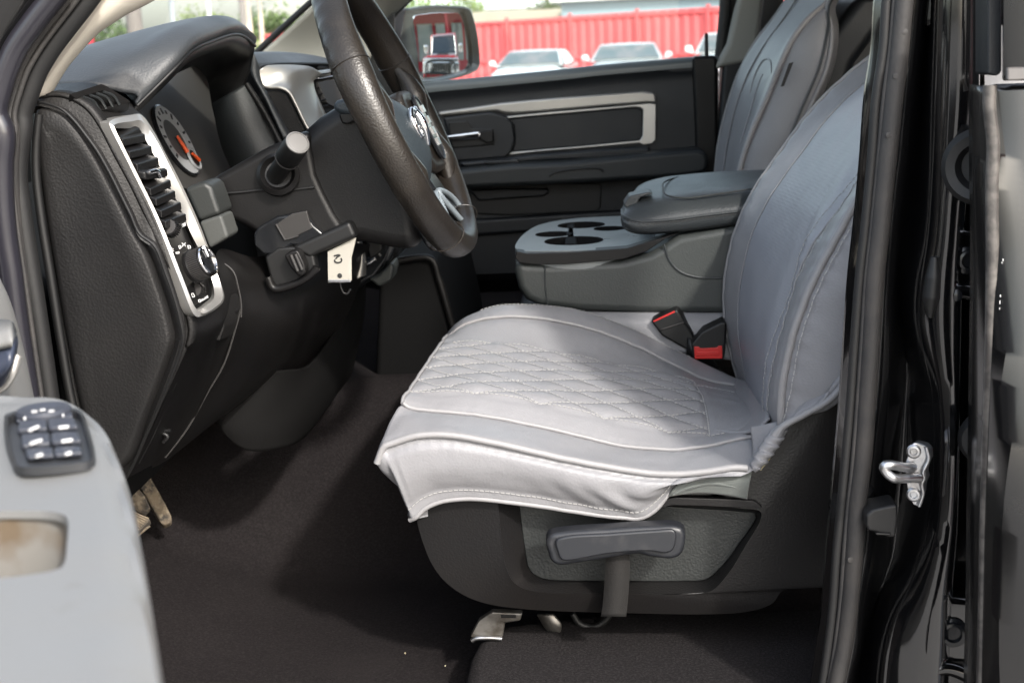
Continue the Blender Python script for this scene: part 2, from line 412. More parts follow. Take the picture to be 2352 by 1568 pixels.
for i in range(NV):
    for j in range(NU):
        h = 0
        if i0 <= i <= i1 and j0 <= j <= j1:
            s, t = st(i, j); a = abs(math.sin(math.pi*(s+t)/1.0)); b = abs(math.sin(math.pi*(s-t)/1.0))
            e = min(1,(j-j0)/4)*min(1,(j1-j)/3+.2); h += (.0050*(min(a, b)**.6) - .0016)*e
        for k in (i0, i1):     # sewn edge of the quilted panel
            if j >= j0: h -= .0016*math.exp(-((i-k)/1.2)**2)
        if j > 4:
            h -= .003*math.exp(-((i-ii)/1.4)**2)*(1 if i != ii else 1); h -= .003*math.exp(-((i-ifa)/1.4)**2)
        if abs(j-j1) < 4 and i0 <= i <= i1: h -= .0018*math.exp(-((j-j1)/1.2)**2)
        if i < ip-1 and j > 12:   # pulled folds of the skirt, running down to the lever end of the hem
            u = (j-9)/130; v = i/ip
            env = math.exp(-((u-.77)/.17)**2)*math.sin(math.pi*min(v*1.05+.08,1))
            h += .0016*env*(math.sin((u*1.0+v*.28)*46)+.6*math.sin((u+v*.42)*23+1))
            h += .0014*math.sin(u*9+v*3)*math.sin(math.pi*v)
        if j > 9: h -= .0035*math.exp(-((i-ip+2)/1.3)**2)
        if i <= 3 and j > 8: h += (.0022, .0030, -.0012, -.0006)[i]
        for k in (ip, ii, ifa):
            if j > 9 and abs(i-k) < 9: h += .0006*math.sin(j*1.45+2.2*noise.noise(Vector((j*.11,k,0))))*math.exp(-abs(abs(i-k)-2)/2.0)*(.4+.8*abs(noise.noise(Vector((j*.07,k+5,0)))))
        p = G[i][j]
        h += .0016*noise.noise(p*14)+.0008*noise.noise(p*40)
        G[i][j] = p + N0[i][j]*h*(-1 if N0[i][j].dot(Vector((0,-.4,1))) < 0 and i > ip else 1)
cush = fin(grid_bm(G), 'cushion_cover', M['cover'], cover, sharp=0); pass
def row(i, a=0, b=None): return [G[i][j] for j in range(a, b or NU)]
for k, nm, r_, ja in ((vidx['pipe'], 'piping', .0042, 7), (ii, 'piping', .0027, 9), (ifa, 'piping', .0027, 9)):
    tube(nm, [p+Vector((0,-.0012,.0022)) for p in row(k, ja)][::3], r_, M['piping'], cush, n=110, k=8)
tube('hem', row(0, 9)[::3], .0030, M['piping'], cush, n=110, k=8)
tube('hem', row(vidx['down']-1, 9)[::3], .0022, M['piping'], cush, n=90, k=8)
bm = bmesh.new()
tube('front_seam', [G[i][9]+Vector((-.001,0,.001)) for i in range(ii, ifa+1)], .0020, M['piping'], cush, n=50, k=8)
def surf(s, t):
    fj = j0+s/NT*(j1-j0); fi = i0+t/MT*(i1-i0); a, b = int(fi), int(fj); a = min(a, NV-2); b = min(b, NU-2); x, y = fi-a, fj-b
    return (G[a][b]*(1-x)*(1-y)+G[a+1][b]*x*(1-y)+G[a][b+1]*(1-x)*y+G[a+1][b+1]*x*y)
for fam in (1, -1):
    for k in range(-6, 11):
        pts = []
        for q in range(0, 241):
            s = NT*q/240; t = (k-s) if fam == 1 else (s-k)
            if 0 <= t <= MT: pts.append(surf(s, t)+Vector((0,0,.0004)))
        if len(pts) > 4: dashes_bm(pts, .0060, .0040, .0009, bm, None, .0002)
for k in (i0, i1): dashes_bm(row(k, 12), .006, .0042, .0009, bm)
dashes_bm([G[i][j1] for i in range(i0, i1+1)], .006, .0042, .0009, bm)
dashes_bm([G[2][j]+Vector((0,-.0012,0)) for j in range(10, NU-3)], .006, .0044, .0009, bm, (0,-1,0))
dashes_bm([G[vidx['sil']-2][j]+Vector((0,0,.0004)) for j in range(30, NU-20)], .006, .0042, .0009, bm)
fin(bm, 'stitching', M['stitch'], cush, smooth=False)
# backrest cover: columns from the far edge round to the outer side
b_sil = [(1702,888,.765),(1684,830,.765),(1668,740,.768),(1668,640,.77),(1688,540,.77),(1730,440,.768),(1796,345,.763),(1866,252,.757),(1945,175,.75),(2035,105,.745),(2100,50,.735),(2160,-20,.72)]
b_in = [(1712,880,.70),(1700,820,.70),(1692,740,.70),(1700,640,.70),(1724,545,.70),(1770,450,.70),(1838,350,.70),(1905,262,.70),(1980,190,.70),(2065,120,.70),(2125,60,.69),(2185,-10,.68)]
b_mid = [(1738,925,.52),(1734,860,.52),(1738,770,.52),(1758,680,.52),(1790,590,.52),(1838,490,.52),(1905,390,.52),(1972,300,.52),(2040,225,.52),(2110,150,.52),(2170,80,.52),(2225,5,.52)]
b_nin = [(1763,985,.372),(1762,920,.372),(1772,830,.372),(1795,740,.372),(1832,640,.372),(1882,540,.372),(1945,440,.372),(2010,350,.372),(2075,268,.372),(2140,190,.372),(2195,115,.372),(2245,40,.38)]
b_pip = [(1795,972,.288),(1797,900,.288),(1812,810,.288),(1838,722,.288),(1876,630,.288),(1928,536,.288),(1978,448,.29),(2040,362,.293),(2110,278,.30),(2180,195,.31),(2235,120,.32),(2280,50,.33)]
CB = [at(c) for c in (b_sil, b_in, b_mid, b_nin, b_pip)]
side = [X3(p, .055-.02*i/12, -.022, -.012+.01*(i > 2)) for i, p in enumerate(CB[-1])]
side2 = [X3(p, .15, -.012, -.02) for p in CB[-1]]; back = [X3(p, .20, .06, -.02) for p in CB[-1]]
far1 = [X3(p, .05, .022, -.02) for p in CB[0]]; far2 = [X3(p, .17, .015, -.03) for p in CB[0]]
colsB = [far2, far1]+CB+[side, side2, back]
# the near bottom edge of the cover sweeps from the cushion crease up to the back
side[0] = P(1820,962,.268); side2[0] = P(1905,915,.262); side2[1] = P(1935,860,.266); back[0] = P(1960,880,.33)
NBU, NBV = 90, 96
rows_ = [cr(c, NBU) for c in colsB]
spans = [8, 6, 10, 18, 18, 12, 10, 10, 8]
def span_grid(c, counts):
    def g(i): return c[i] if 0 <= i < len(c) else (c[0]*2-c[1] if i < 0 else c[-1]*2-c[-2])
    q = []
    for i, n in enumerate(counts):
        a, b, d, e = g(i-1), g(i), g(i+1), g(i+2)
        tb, tc_, td = max((b-a).length**.5,1e-3), max((d-b).length**.5,1e-3), max((e-d).length**.5,1e-3)
        m1 = ((b-a)/tb-(d-a)/(tb+tc_)+(d-b)/tc_)*tc_; m2 = ((d-b)/tc_-(e-b)/(tc_+td)+(e-d)/td)*tc_
        for s in range(n):
            t = s/n; q.append(b*(2*t**3-3*t*t+1)+m1*(t**3-2*t*t+t)+d*(-2*t**3+3*t*t)+m2*(t**3-t*t))
    return q+[c[-1]]
GB = [span_grid([r[j] for r in rows_], spans) for j in range(NBU)]
NBV = len(GB[0]); cum = [sum(spans[:k]) for k in range(len(spans)+1)]
jS, jA, jB, jP = cum[2], cum[3], cum[5], cum[6]
NB0 = [[nrm(GB, i, j) for j in range(NBV)] for i in range(NBU)]
for i in range(NBU):
    for j in range(NBV):
        p = GB[i][j]; n = NB0[i][j]
        if n.dot(Vector((-.8,-.4,.3))) < 0: n = -n
        h = .0022*noise.noise(p*9)+.001*noise.noise(p*30)
        if jA+6 < j < jB+8:      # soft folds on the near half of the backrest front
            h += .0045*math.exp(-((j-jB+4)/6)**2)*math.sin(i*.20+j*.33)*math.exp(-((i-36)/26)**2)
        for k in (jS, jP, jB):
            if abs(j-k) < 8: h += .0009*math.sin(i*1.5+2*noise.noise(Vector((i*.12,k,0))))*math.exp(-abs(abs(j-k)-2)/2.0)
        if j in (jA, jB): h -= .002
        GB[i][j] = p+n*h
bk = fin(grid_bm(GB), 'backrest_cover', [M['cover'], M['cover_perf']], cover, sharp=0, fix=False)
# perforated centre panel between the two inner seams
for k, p in enumerate(bk.data.polygons):
    j = k % (NBV-1)
    if jA <= j < jB: p.material_index = 1
pass
def colB(j, a=0, b=NBU, off=(-.0012,-.001,.0006)): return [GB[i][j]+Vector(off) for i in range(a, b)]
tube('piping', colB(jS)[::2], .0030, M['piping'], bk, n=80, k=8)
tube('piping', colB(jP, off=(-.001,-.0025,0))[::2], .0048, M['piping'], bk, n=80, k=8)
tube('seam', colB(jA)[::2], .0012, M['cover'], bk, n=80, k=6)
tube('seam', colB(jB)[::2], .0014, M['cover'], bk, n=80, k=6)
bm = dashes_bm(colB(jP+2, off=(-.0005,-.0035,0)), .0075, .0055, .0012, None, (-.2,-1,0)); dashes_bm(colB(jB+2), .006, .0042, .0009, bm, (-.7,-.6,.2)); dashes_bm(colB(jB-3), .006, .0042, .0009, bm, (-.7,-.6,.2))
fin(bm, 'stitching', M['stitch'], bk, smooth=False)
hem = [P(1733,1080,.262), P(1765,1020,.264), P(1795,982,.265), P(1850,950,.262), P(1905,918,.259), P(1945,872,.262), P(1985,815,.27), P(2010,760,.275)]
loft('lower_hem', [hem, [X3(p, .012, .0, .012) for p in hem], [X3(p,.03,.012,.03) for p in hem]], M['cover'], cover, nu=50, nv=8, t=.003)
tube('hem', hem, .0042, M['piping'], cover, n=50, k=8)
# crease where backrest and cushion covers meet, gathered over yellowed foam
crease = [[P(1640,1000,.40), P(1690,905,.66), P(1700,880,.74)], [P(1700,1010,.36), P(1718,920,.60), P(1716,885,.72)], [P(1745,1000,.335), P(1742,930,.52), P(1730,890,.68)], [P(1772,975,.33), P(1765,915,.50), P(1748,870,.66)]]
crease = [[p+Vector((-.004,-.004,.010)) for p in r] for r in crease]
loft('crease_flap', crease, M['cover'], cover, nu=30, nv=16, t=.003)
gath = [P(1795,985,.275), P(1778,1008,.268), P(1760,1035,.262), P(1743,1060,.258), P(1730,1078,.258)]
loft('crease_corner', [at([(1722,980,.315),(1728,1030,.295),(1722,1078,.272)]), at([(1765,972,.30),(1757,1022,.285),(1742,1072,.268)]), at([(1803,962,.293),(1788,1000,.278),(1768,1038,.268)])], M['cover'], cover, nu=20, nv=14, t=.003)
bm = tube_bm(gath, [.007,.009,.009,.008,.005], n=70, k=14)
for v in bm.verts:
    v.co += Vector((.0016,-.0012,.001))*math.sin(v.co.z*620+v.co.x*200)
fin(bm, 'gathered_edge', M['cover'], cover, sharp=0)
tube('foam_edge', [P(1790,1000,.285), P(1772,1028,.28), P(1755,1058,.275), P(1745,1078,.275)], [.004,.006,.005,.002], M['foam'], cover, n=24)
# ------------------------------------------------------------------ the seat itself (part of the truck)
seat = empty('seat', (.2, .52, .75), truck)
sb = [(962,1120),(955,1190),(966,1240),(990,1300),(1020,1340),(1060,1370),(1110,1390),(1200,1404),(1420,1413),(1640,1416),(1720,1410),(1775,1392),(1800,1362),(1860,1348),(1960,1345),(1985,1200),(1985,1000),(1950,905),(1880,945),(1820,965),(1790,1000),(1762,1062),(1735,1110),(1722,1146),(1600,1110),(1300,1100),(1050,1090)]
outer = at(sb, .278)
loops = [[X3(p, .0, .10, .0) for p in outer], [X3(p, .004, .035, .002) for p in outer], [X3(p, 0, .008, 0) for p in outer]]
cen = sum(outer, Vector())/len(outer)
def inset(l, s, dy): return [Vector((cen.x+(p.x-cen.x)*s, p.y+dy, cen.z+(p.z-cen.z)*s)) for p in l]
# bevelled recess frame round the insert: rim proud, slopes in to the insert
rimo = [(1140,1118),(1145,1165),(1152,1240),(1162,1300),(1182,1338),(1215,1354),(1260,1360),(1420,1361),(1560,1363),(1632,1356),(1672,1316),(1706,1262),(1748,1176),(1700,1166),(1500,1150)]
rimi = [(1190,1120),(1194,1180),(1203,1250),(1215,1308),(1235,1326),(1262,1333),(1300,1335),(1420,1336),(1560,1336),(1622,1332),(1655,1306),(1695,1255),(1738,1182),(1700,1175),(1500,1160)]
ro, ri = at(rimo, .277), at(rimi, .303)
rings('side_panel', loops+[[X3(p,0,-.001,0) for p in ro], ro, ri, [X3(p,0,.006,0) for p in ri]], M['seat_plastic'], seat, n=300, cap=(False, False), sharp=24)
prism('insert_panel', [X3(p,0,.002,0) for p in ri], M['seat_insert'], seat, d=(0,.006,0), bw=.0015, n=120)
prism('top_rail', at([(1470,1188),(1500,1158),(1545,1142),(1600,1144),(1700,1147),(1735,1151),(1753,1166),(1700,1166),(1600,1161),(1540,1160),(1500,1175)], .269), M['seat_plastic'], seat, d=(0,.03,0), bw=.003, n=60, curve=False)
lv = [(1257,1232),(1266,1217),(1300,1210),(1400,1203),(1500,1197),(1555,1197),(1574,1206),(1578,1228),(1568,1262),(1548,1272),(1500,1268),(1470,1262),(1400,1271),(1330,1282),(1288,1287),(1270,1279),(1262,1258)]
lvb = at([(x-4,y-6) for x,y in lv], .262)
lever = prism('recline_lever', lvb, M['lever'], seat, d=(0,-.026,0), bw=.006, seg=4, n=100, taper=.02)
lvf = at([(1276,1238),(1300,1228),(1400,1221),(1500,1214),(1548,1213),(1553,1222),(1546,1258),(1530,1266),(1490,1262),(1400,1268),(1300,1284),(1288,1280),(1280,1262)], .236)
prism('lever_face', lvf, M['lever'], lever, d=(0,-.006,0), bw=.0045, seg=4, n=90)
loft('strap', [at([(1392,1270),(1388,1340),(1384,1390),(1380,1414)], .256), at([(1447,1268),(1446,1320),(1442,1380),(1438,1414)], .256)], mat('black webbing', (.0095,.0085,.008), .8, bump=('n',500,.5,.001)), seat, nu=20, t=.0016, smooth_v=False, sharp=20)
loft('cloth_flap', [at([(1562,1102),(1600,1088),(1660,1080),(1728,1083)], .262), at([(1548,1122),(1600,1106),(1660,1102),(1722,1108)], .256), at([(1535,1140),(1600,1132),(1660,1136),(1716,1146)], .262)], M['cloth'], seat, nu=40, nv=14, t=.003)
tube('cloth_fold', at([(1545,1136),(1580,1118),(1630,1108),(1690,1118)], .258), [.001,.0035,.003,.001], M['cloth'], seat, n=30)
# inner frame of the seat below the covers, so that it is solid from any side
prism('seat_core', [Vector((-.10,.30,.99)), Vector((.24,.30,.96)), Vector((.24,.30,1.0)), Vector((-.06,.30,1.02))], M['black'], seat, d=(0,.44,0), bw=.01)
cb = [(p+Vector((.09,0,0))) for p in (CB[2][1], CB[2][4], CB[2][7], CB[2][10])]
prism('backrest_shell', [X3(cb[0],-.03,-.17,0), X3(cb[1],-.03,-.17,0), X3(cb[2],-.03,-.17,0), X3(cb[3],-.03,-.17,0), X3(cb[3],.09,-.17,0), X3(cb[2],.08,-.17,0), X3(cb[1],.08,-.17,0), X3(cb[0],.08,-.17,0)], M['trim_dark'], seat, d=(0,.34,0), bw=.02)
br1 = at([(1090,1470),(1080,1462),(1100,1425),(1130,1405),(1200,1408),(1195,1425),(1160,1430),(1155,1462),(1120,1466)], .33)
brk = prism('floor_bracket', br1, M['rust'], seat, d=(0,.012,0), bw=.002)
prism('slot', at([(1150,1412),(1185,1412),(1186,1419),(1150,1419)], .3285), M['black'], brk, d=(0,.003,0), bw=.001)
tube('bracket_lip', at([(1084,1471),(1092,1466),(1120,1464),(1153,1466)], .327), .003, M['steel'], brk, n=20)
loft('floor_bracket', [at([(1235,1408),(1255,1440),(1280,1458)], .36), at([(1272,1408),(1290,1432),(1288,1450)], .355)], M['rust'], seat, nu=12, t=.004, smooth_v=False)
tube('wiring', at([(1315,1408),(1330,1430),(1360,1440),(1390,1425),(1400,1412)], .37), .004, M['rubber_dark'], seat, n=30)
# ------------------------------------------------------------------ seat belt buckles
bk1 = prism('belt_buckle', at([(1494,738),(1555,710),(1592,768),(1600,800),(1580,806),(1520,772)], .770), M['black'], truck, d=(.004,.035,.004), bw=.004, n=0)
prism('buckle_slot', at([(1500,737),(1549,714),(1551,717),(1502,740)], .7685), M['red_plastic'], bk1, d=(0,.004,0), bw=.0005)
loft('buckle_band', [at([(1515,756),(1572,738)], .7688), at([(1517,759),(1574,741)], .7688)], M['rubber'], bk1, nu=8, t=.001, smooth_v=False)
bk2 = prism('belt_buckle', at([(1588,790),(1612,762),(1658,740),(1668,742),(1664,822),(1658,829),(1592,825)], .745), M['black'], truck, d=(.004,.03,.004), bw=.004)
prism('release_button', at([(1594,796),(1606,796),(1608,800),(1648,798),(1650,794),(1659,794),(1659,824),(1596,824)], .7435), M['red_plastic'], bk2, d=(0,.006,0), bw=.0012)
prism('button_face', at([(1602,808),(1652,806),(1655,816),(1599,818)], .7425), M['red_plastic'], bk2, d=(0,.003,0), bw=.001)
loft('belt_stalk', [at([(1592,800),(1575,770),(1620,800),(1660,860)], .78), at([(1560,800),(1590,830),(1640,840),(1680,870)], .78)], M['black'], truck, nu=14, t=.012, smooth_v=False)
# ------------------------------------------------------------------ steering wheel
YV = Vector((0,1,0))
WC = P(916,262,.52); WU = (WC-P(1060,558,.52)); WR = WU.length; WU.normalize(); WN = YV.cross(WU).normalized()
def w(a, b, c=0): return WC+YV*a+WU*b+WN*c
wheel = empty('steering_wheel', WC, truck)
rim = [w(.187*math.sin(t), WR*math.cos(t)) for t in [2*math.pi*i/48 for i in range(48)]]
bm = bmesh.new(); n_, k_ = 192, 20; rg = []
for i in range(n_):
    t = 2*math.pi*i/n_; dirv = YV*math.sin(t)+WU*math.cos(t); c = w(.187*math.sin(t), WR*math.cos(t))
    fat = 1+.10*math.exp(-((math.cos(t)-.35)/.22)**2)-.04*(math.cos(t) < -.5)
    ring = []
    for j in range(k_):
        a = 2*math.pi*j/k_; ca, sa = math.cos(a), math.sin(a)
        scal = 1+ (.05*math.sin(i*1.57) if (math.cos(t) > .35 and ca > .55 and sa < -.1) else 0)   # finger scallops behind the upper rim
        ring.append(bm.verts.new(c+dirv*(.0165*fat*ca*scal)+WN*(.0215*fat*sa*scal)))
    rg.append(ring)
for i in range(n_):
    for j in range(k_): bm.faces.new((rg[i][j], rg[i][(j+1)%k_], rg[(i+1)%n_][(j+1)%k_], rg[(i+1)%n_][j]))
rimo_ = fin(bm, 'wheel_rim', M['leather'], wheel, sharp=0)
for t in (-1.18, 1.18, 2.62, -2.62):
    c = w(.187*math.sin(t), WR*math.cos(t)); dv = YV*math.sin(t)+WU*math.cos(t)
    tube('rim_seam', [c+dv*(.0184*math.cos(q))+WN*(.0238*math.sin(q)) for q in [2*math.pi*i/24 for i in range(24)]], .0008, M['piping'] if 0 else M['leather'], rimo_, n=40, k=6, closed=True)
for s in (-1, 1):   # thumb spokes with switch pads
    ka = 1 if s > 0 else .72
    pr = [w(s*ka*.180, .015, .0), w(s*ka*.15, .022, .004), w(s*.10, .028, .004), w(s*.055, .02, .0), w(s*.055, -.08, .0), w(s*.10, -.092, .004), w(s*ka*.15, -.088, .004), w(s*ka*.170, -.07, .0)]
    prism('spoke', [p+WN*(.005 if s > 0 else -.012) for p in pr], M['leather'], wheel, d=-WN*(.036 if s > 0 else .010), bw=.012 if s > 0 else .004, n=48)
    tube('thumb_grip', [w(s*.164, .060, .0), w(s*.160, .030, .007), w(s*.154, -.025, .002), w(s*.150, -.075, .007), w(s*.138, -.120, .0)], [.006,.017,.010,.017,.006], M['leather'], wheel, n=40, k=14)
    cz = .0 if s > 0 else -.021
    pad = [w(s*.092, .012, .009), w(s*.122, .006, .009), w(s*.140, -.018, .009), w(s*.140, -.05, .009), w(s*.125, -.072, .009), w(s*.096, -.076, .009)]
    pad = [p+WN*cz for p in pad]
    pd = prism('switch_pad', pad, M['gloss'], wheel, d=WN*.005, bw=.002, n=40)
    tube('pad_trim', [p+WN*.005 for p in pad], .0018, M['lever'], pd, n=60, k=6, closed=True)
    bm = bmesh.new()
    for q in range(4): box_bm(w(s*.116, -.006-.016*q, .015+cz), (.004, .018, .010), bm, Matrix((WN, YV, WU)).transposed())
    fin(bm, 'button', M['steel'], pd, sharp=30)
    # lower spokes with the grey looped trim
    lw = [w(s*.010, -.06, -.010), w(s*.062, -.06, -.010), w(s*.085, -.12, -.003), w(s*.100, -.158, .001), w(s*.075, -.172, .001), w(s*.020, -.12, -.004)]
    ls = prism('lower_spoke', [p+WN*(.004 if s > 0 else -.006) for p in lw], M['gloss'], wheel, d=-WN*.022, bw=.005, n=40)
    tube('spoke_trim', [w(s*.010, -.112, .0), w(s*.036, -.143, .003), w(s*.064, -.164, .005), w(s*.080, -.165, .006), w(s*.092, -.152, .006), w(s*.086, -.138, .005), w(s*.055, -.120, .003)], .0042, M['spoke_trim'], ls, n=60, k=8, closed=True)
hub = prism('hub', [w(.085*math.sin(t), .078*math.cos(t), -.012) for t in [2*math.pi*i/16 for i in range(16)]], M['dark'], wheel, d=-WN*.035, bw=.01, n=48)
bm = bmesh.new(); prof = []
NT_ = 48
for k in range(9):
    f = k/8; h = .030*(1-f**2.4); rg_ = []
    for i in range(NT_):
        t = 2*math.pi*i/NT_; ct, sn = math.cos(t), math.sin(t)
        rx = .094*(abs(sn)**1.0*.9+.1) ; 
        rg_.append(w(f*.076*sn*(1+.08*ct), -.033+f*(.066 if ct > 0 else .072)*ct, h-.012))
    prof.append(rg_)
prof.append([p-WN*.03 for p in prof[-1]])
airbag = fin(grid_bm(prof[1:], closed_u=True, cap=True), 'airbag_cover', M['airbag'], wheel, sharp=60)
# chrome animal-head badge: curled horns either side of a tapering face
bm = bmesh.new(); e0 = .0195
for s in (-1, 1):
    tube_bm([w(s*.004, -.008, e0), w(s*.016, -.003, e0-.001), w(s*.026, -.011, e0-.003), w(s*.028, -.026, e0-.004), w(s*.023, -.038, e0-.003), w(s*.015, -.038, e0-.002), w(s*.013, -.029, e0-.001), w(s*.018, -.024, e0-.001)], [.004,.0045,.0042,.004,.0035,.003,.0025,.002], n=40, k=8, bm=bm)
tube_bm([w(0, -.005, e0+.001), w(0, -.020, e0+.003), w(0, -.038, e0+.001), w(0, -.052, e0-.003)], [.0045,.0065,.005,.003], n=24, k=8, bm=bm)
fin(bm, 'badge', M['chrome'], airbag, sharp=0)
# column cover and gear lever
col = prism('steering_column', [p+Vector((0,-.10,0)) for p in at([(700,330),(722,300),(765,262),(800,240),(838,228),(905,262),(950,360),(985,470),(990,552),(930,548),(860,534),(800,540),(765,500),(730,440)], .52)], M['dark'], truck, d=(0,.20,0), bw=.032, seg=6, n=0)
prism('column_lower_cover', at([(735,470),(800,545),(860,532),(930,545),(990,556),(960,480),(880,380),(800,400)], .44), M['trim_mid'] if 0 else M['dark'], col, d=(0,.15,0), bw=.012)
tube('cover_seam', at([(878,420),(885,450),(905,485),(930,510),(960,520)], .428), .0022, M['black'], col, n=30)
gl = prism('gear_lever', at([(760,247),(772,232),(800,224),(835,232),(842,256),(800,264),(778,262)], .405), M['airbag'], col, d=(0,.035,0), bw=.008, seg=4)
prism('lever_collar', at([(776,260),(838,256),(838,270),(795,287),(784,283)], .41), M['dark'], gl, d=(0,.03,0), bw=.003)
tube('lever_arm', [P(815,250,.44), P(850,262,.50), P(900,300,.6)], .011, M['dark'], gl, n=20)
# ------------------------------------------------------------------ dashboard
dash = empty('dashboard', (-.5, .9, 1.2), truck)
seam = R1([(230,680),(330,690),(440,730),(520,800),(600,900),(680,1010),(760,1150),(830,1290),(900,1430),(960,1560)]) + R4([(1060,130),(1130,300),(1190,470),(1230,620),(1250,740),(1235,830),(1190,960),(1130,1110),(1060,1270),(980,1450),(930,1567)]) + [(305,1078),(290,1102)]
left = [(262,1120),(215,1080),(180,985),(150,860),(125,720),(100,560),(82,430),(72,330),(74,262)]
bo = R1([(255,735),(330,722),(420,745),(500,820),(575,915),(650,1025),(730,1165),(800,1300),(870,1440),(930,1560)]) + R4([(1000,170),(1070,355),(1125,520),(1165,670),(1178,770),(1135,915),(1065,1110),(995,1290),(905,1550)]) + [(288,1070)]
bi = R1([(262,752),(340,752),(410,790),(475,850),(540,930),(610,1050),(680,1190),(745,1320),(815,1460),(862,1560)]) + R4([(940,190),(1010,370),(1068,540),(1102,700),(1112,785),(1078,895),(1018,1050),(948,1230),(850,1470)]) + [(272,1060)]
li = [(255,1095),(222,1050),(196,960),(172,850),(150,730),(125,580),(105,450),(93,350),(90,290)]
L0, L1 = at(seam+left, .185), at(seam+left, .158)
cc = sum(L1, Vector())/len(L1)
L1b = [p+(cc-p).normalized()*.006+Vector((0,-.004,0)) for p in L1]
endp = rings('end_panel', [L0, L1, L1b, at(bo+li, .160), [a.lerp(b,.5)+Vector((0,-.003,0)) for a, b in zip(cr(at(bo+li,.156),260,True), cr(at(bi+li,.152),260,True))], at(bi+[(x+7,y) for x,y in li], .149), [p+(cc-p).normalized()*.02 for p in at(bi+[(x+7,y) for x,y in li], .149)]], M['dash'], dash, n=260, sharp=80)
tube('panel_gap', [p+Vector((0,-.001,0)) for p in at([(91,262),(84,330),(84,400),(97,510),(118,640),(140,780),(165,920),(190,1010)], .151)], .0050, M['black'], endp, n=60)
# face of the dash: from the end panel seam round to the instruments
r0_ = at(seam[:18], .168)
r1_ = at([(88,222),(125,217),(165,227),(200,250),(228,287),(262,352),(300,422),(350,527),(395,628),(424,700),(437,765),(430,800)], .172)
r2_ = at([(128,194),(200,190),(248,206),(288,236),(318,260),(372,377),(425,497),(475,612),(505,692),(515,745),(505,780)], .265)
r3_ = at([(180,186),(240,190),(285,214),(310,238),(330,262),(392,380),(446,500),(496,610),(545,672),(552,730),(540,765)], .34)
R1s, R2s = cr(r1_, 90), cr(r2_, 90)
def sink(p, q, f):
    z = p.z; k = max(0,min(1,(1.405-z)/.02))*max(0,min(1,(z-1.165)/.02)); return p.lerp(q,f)+Vector((-.035*k,0,0))
fin(grid_bm([cr(r0_,90), R1s, [sink(a,b,.10) for a,b in zip(R1s,R2s)], [sink(a,b,.90) for a,b in zip(R1s,R2s)], R2s, cr(r3_,90)]), 'dash_face', M['dash'], dash, sharp=50)
loft('dash_lip', [[p+Vector((.001,-.003,.001)) for p in r1_], [p+Vector((.007,.006,.004)) for p in r1_]], M['dash'], dash, nu=90, t=.004, smooth_v=False)
tube('seam', [p+Vector((0,-.012,0)) for p in at(seam, .158)], .0016, M['black'], endp, n=160, k=6)
# defroster vent on the top corner
vo = R1([(462,662),(675,592),(700,600),(870,706),(850,720),(650,778),(632,765)]); vi = R1([(512,682),(690,632),(820,714),(650,764)])
VY = lambda pts: [P(x, y, .164+.070*max(0,min(1,(x-160)/135))) for x, y in pts]
tv = rings('top_vent', [[p+Vector((-.004,.008,-.005)) for p in VY(vo)], [p+Vector((.002,-.002,.004)) for p in VY(vo)], [p+Vector((.002,-.002,.004)) for p in VY(vi)], [p+Vector((-.012,0,-.014)) for p in VY(vi)]], M['dark'], dash, n=80, curve=False, sharp=25)
tv.data.materials.append(M['black'])
for p in tv.data.polygons:
    if p.index >= 160: p.material_index = 1
for a, b in (((560,672),(668,762)), ((605,658),(710,748)), ((650,646),(755,735)), ((695,636),(800,722))):
    m_ = ((a[0]+b[0])/2+14, (a[1]+b[1])/2-16)
    tube('vent_slat', [p+Vector((.002,-.004,.003)) for p in VY(R1([a, m_, b]))], .0016, M['trim_mid'], tv, n=16, k=6)
# silver bezel with air vent and light switches
bO = [(239,283),(300,264),(312,263),(322,272),(342,301),(369,352),(396,403),(424,461),(455,533),(482,610),(504,675),(502,692),(445,727),(434,722),(400,640),(359,533),(335,478),(301,410),(267,342),(242,292)]
bI = [(250,300),(290,295),(305,291),(312,296),(328,325),(352,369),(376,417),(403,472),(429,533),(455,585),(478,640),(484,680),(470,698),(440,713),(432,701),(403,631),(363,533),(338,478),(305,411),(272,346),(255,310)]
def YB(x, y, yl, yr):   # depth across the bezel, from its near to its far edge
    xl = 239+(y-283)*.447; xr = 312+(y-263)*.462; f = max(0, min(1, (x-xl)/max(20, xr-xl))); return yl+(yr-yl)*f
fB = lambda pts, off=(0,0,0): [P(x, y, YB(x, y, .165, .262))+Vector(off) for x, y in pts]
bz = rings('vent_bezel', [fB(bO, (-.006,.004,0)), fB(bO, (.006,-.002,0)), [a.lerp(b, .45)+Vector((.009,-.002,0)) for a, b in zip(cr(fB(bO), 160, True), cr(fB(bI), 160, True))], fB(bI, (.004,0,0)), fB(bI, (-.003,.012,0))], M['silver'], dash, n=160, cap=(False,False), sharp=30)
prism('vent_well', fB(bI, (-.002,.011,0)), M['flat'], bz, d=(-.012,.02,0), bw=0, n=90)
for (x0,y0,x1,y1) in ((752,905,905,862),(775,915,940,905),(820,1000,985,985),(872,1085,1030,1062),(962,1250,1112,1212),(1000,1318,1142,1285),(1035,1398,1182,1362),(1065,1470,1215,1440)):
    a, b = R1([(x0+14,y0+6),(x1,y1+10)])
    A, B = P(*a, .176), P(*b, .232)
    q = prism('vent_slat', [A+Vector((.006,-.001,-.002)), B+Vector((.006,.001,.002)), B+Vector((-.022,.004,.010)), A+Vector((-.022,.004,.010))], M['dark'], bz, d=(0,0,-.0085), bw=.0015, seg=2)
A, B = P(*R1([(905,1180)])[0], .176), P(*R1([(1060,1170)])[0], .228)
kn = prism('vent_tab', [A+Vector((.012,0,.004)), B+Vector((.012,0,.006)), B+Vector((-.02,0,.012)), A+Vector((-.02,0,.010))], M['dark'], bz, d=(0,0,-.010), bw=.003)
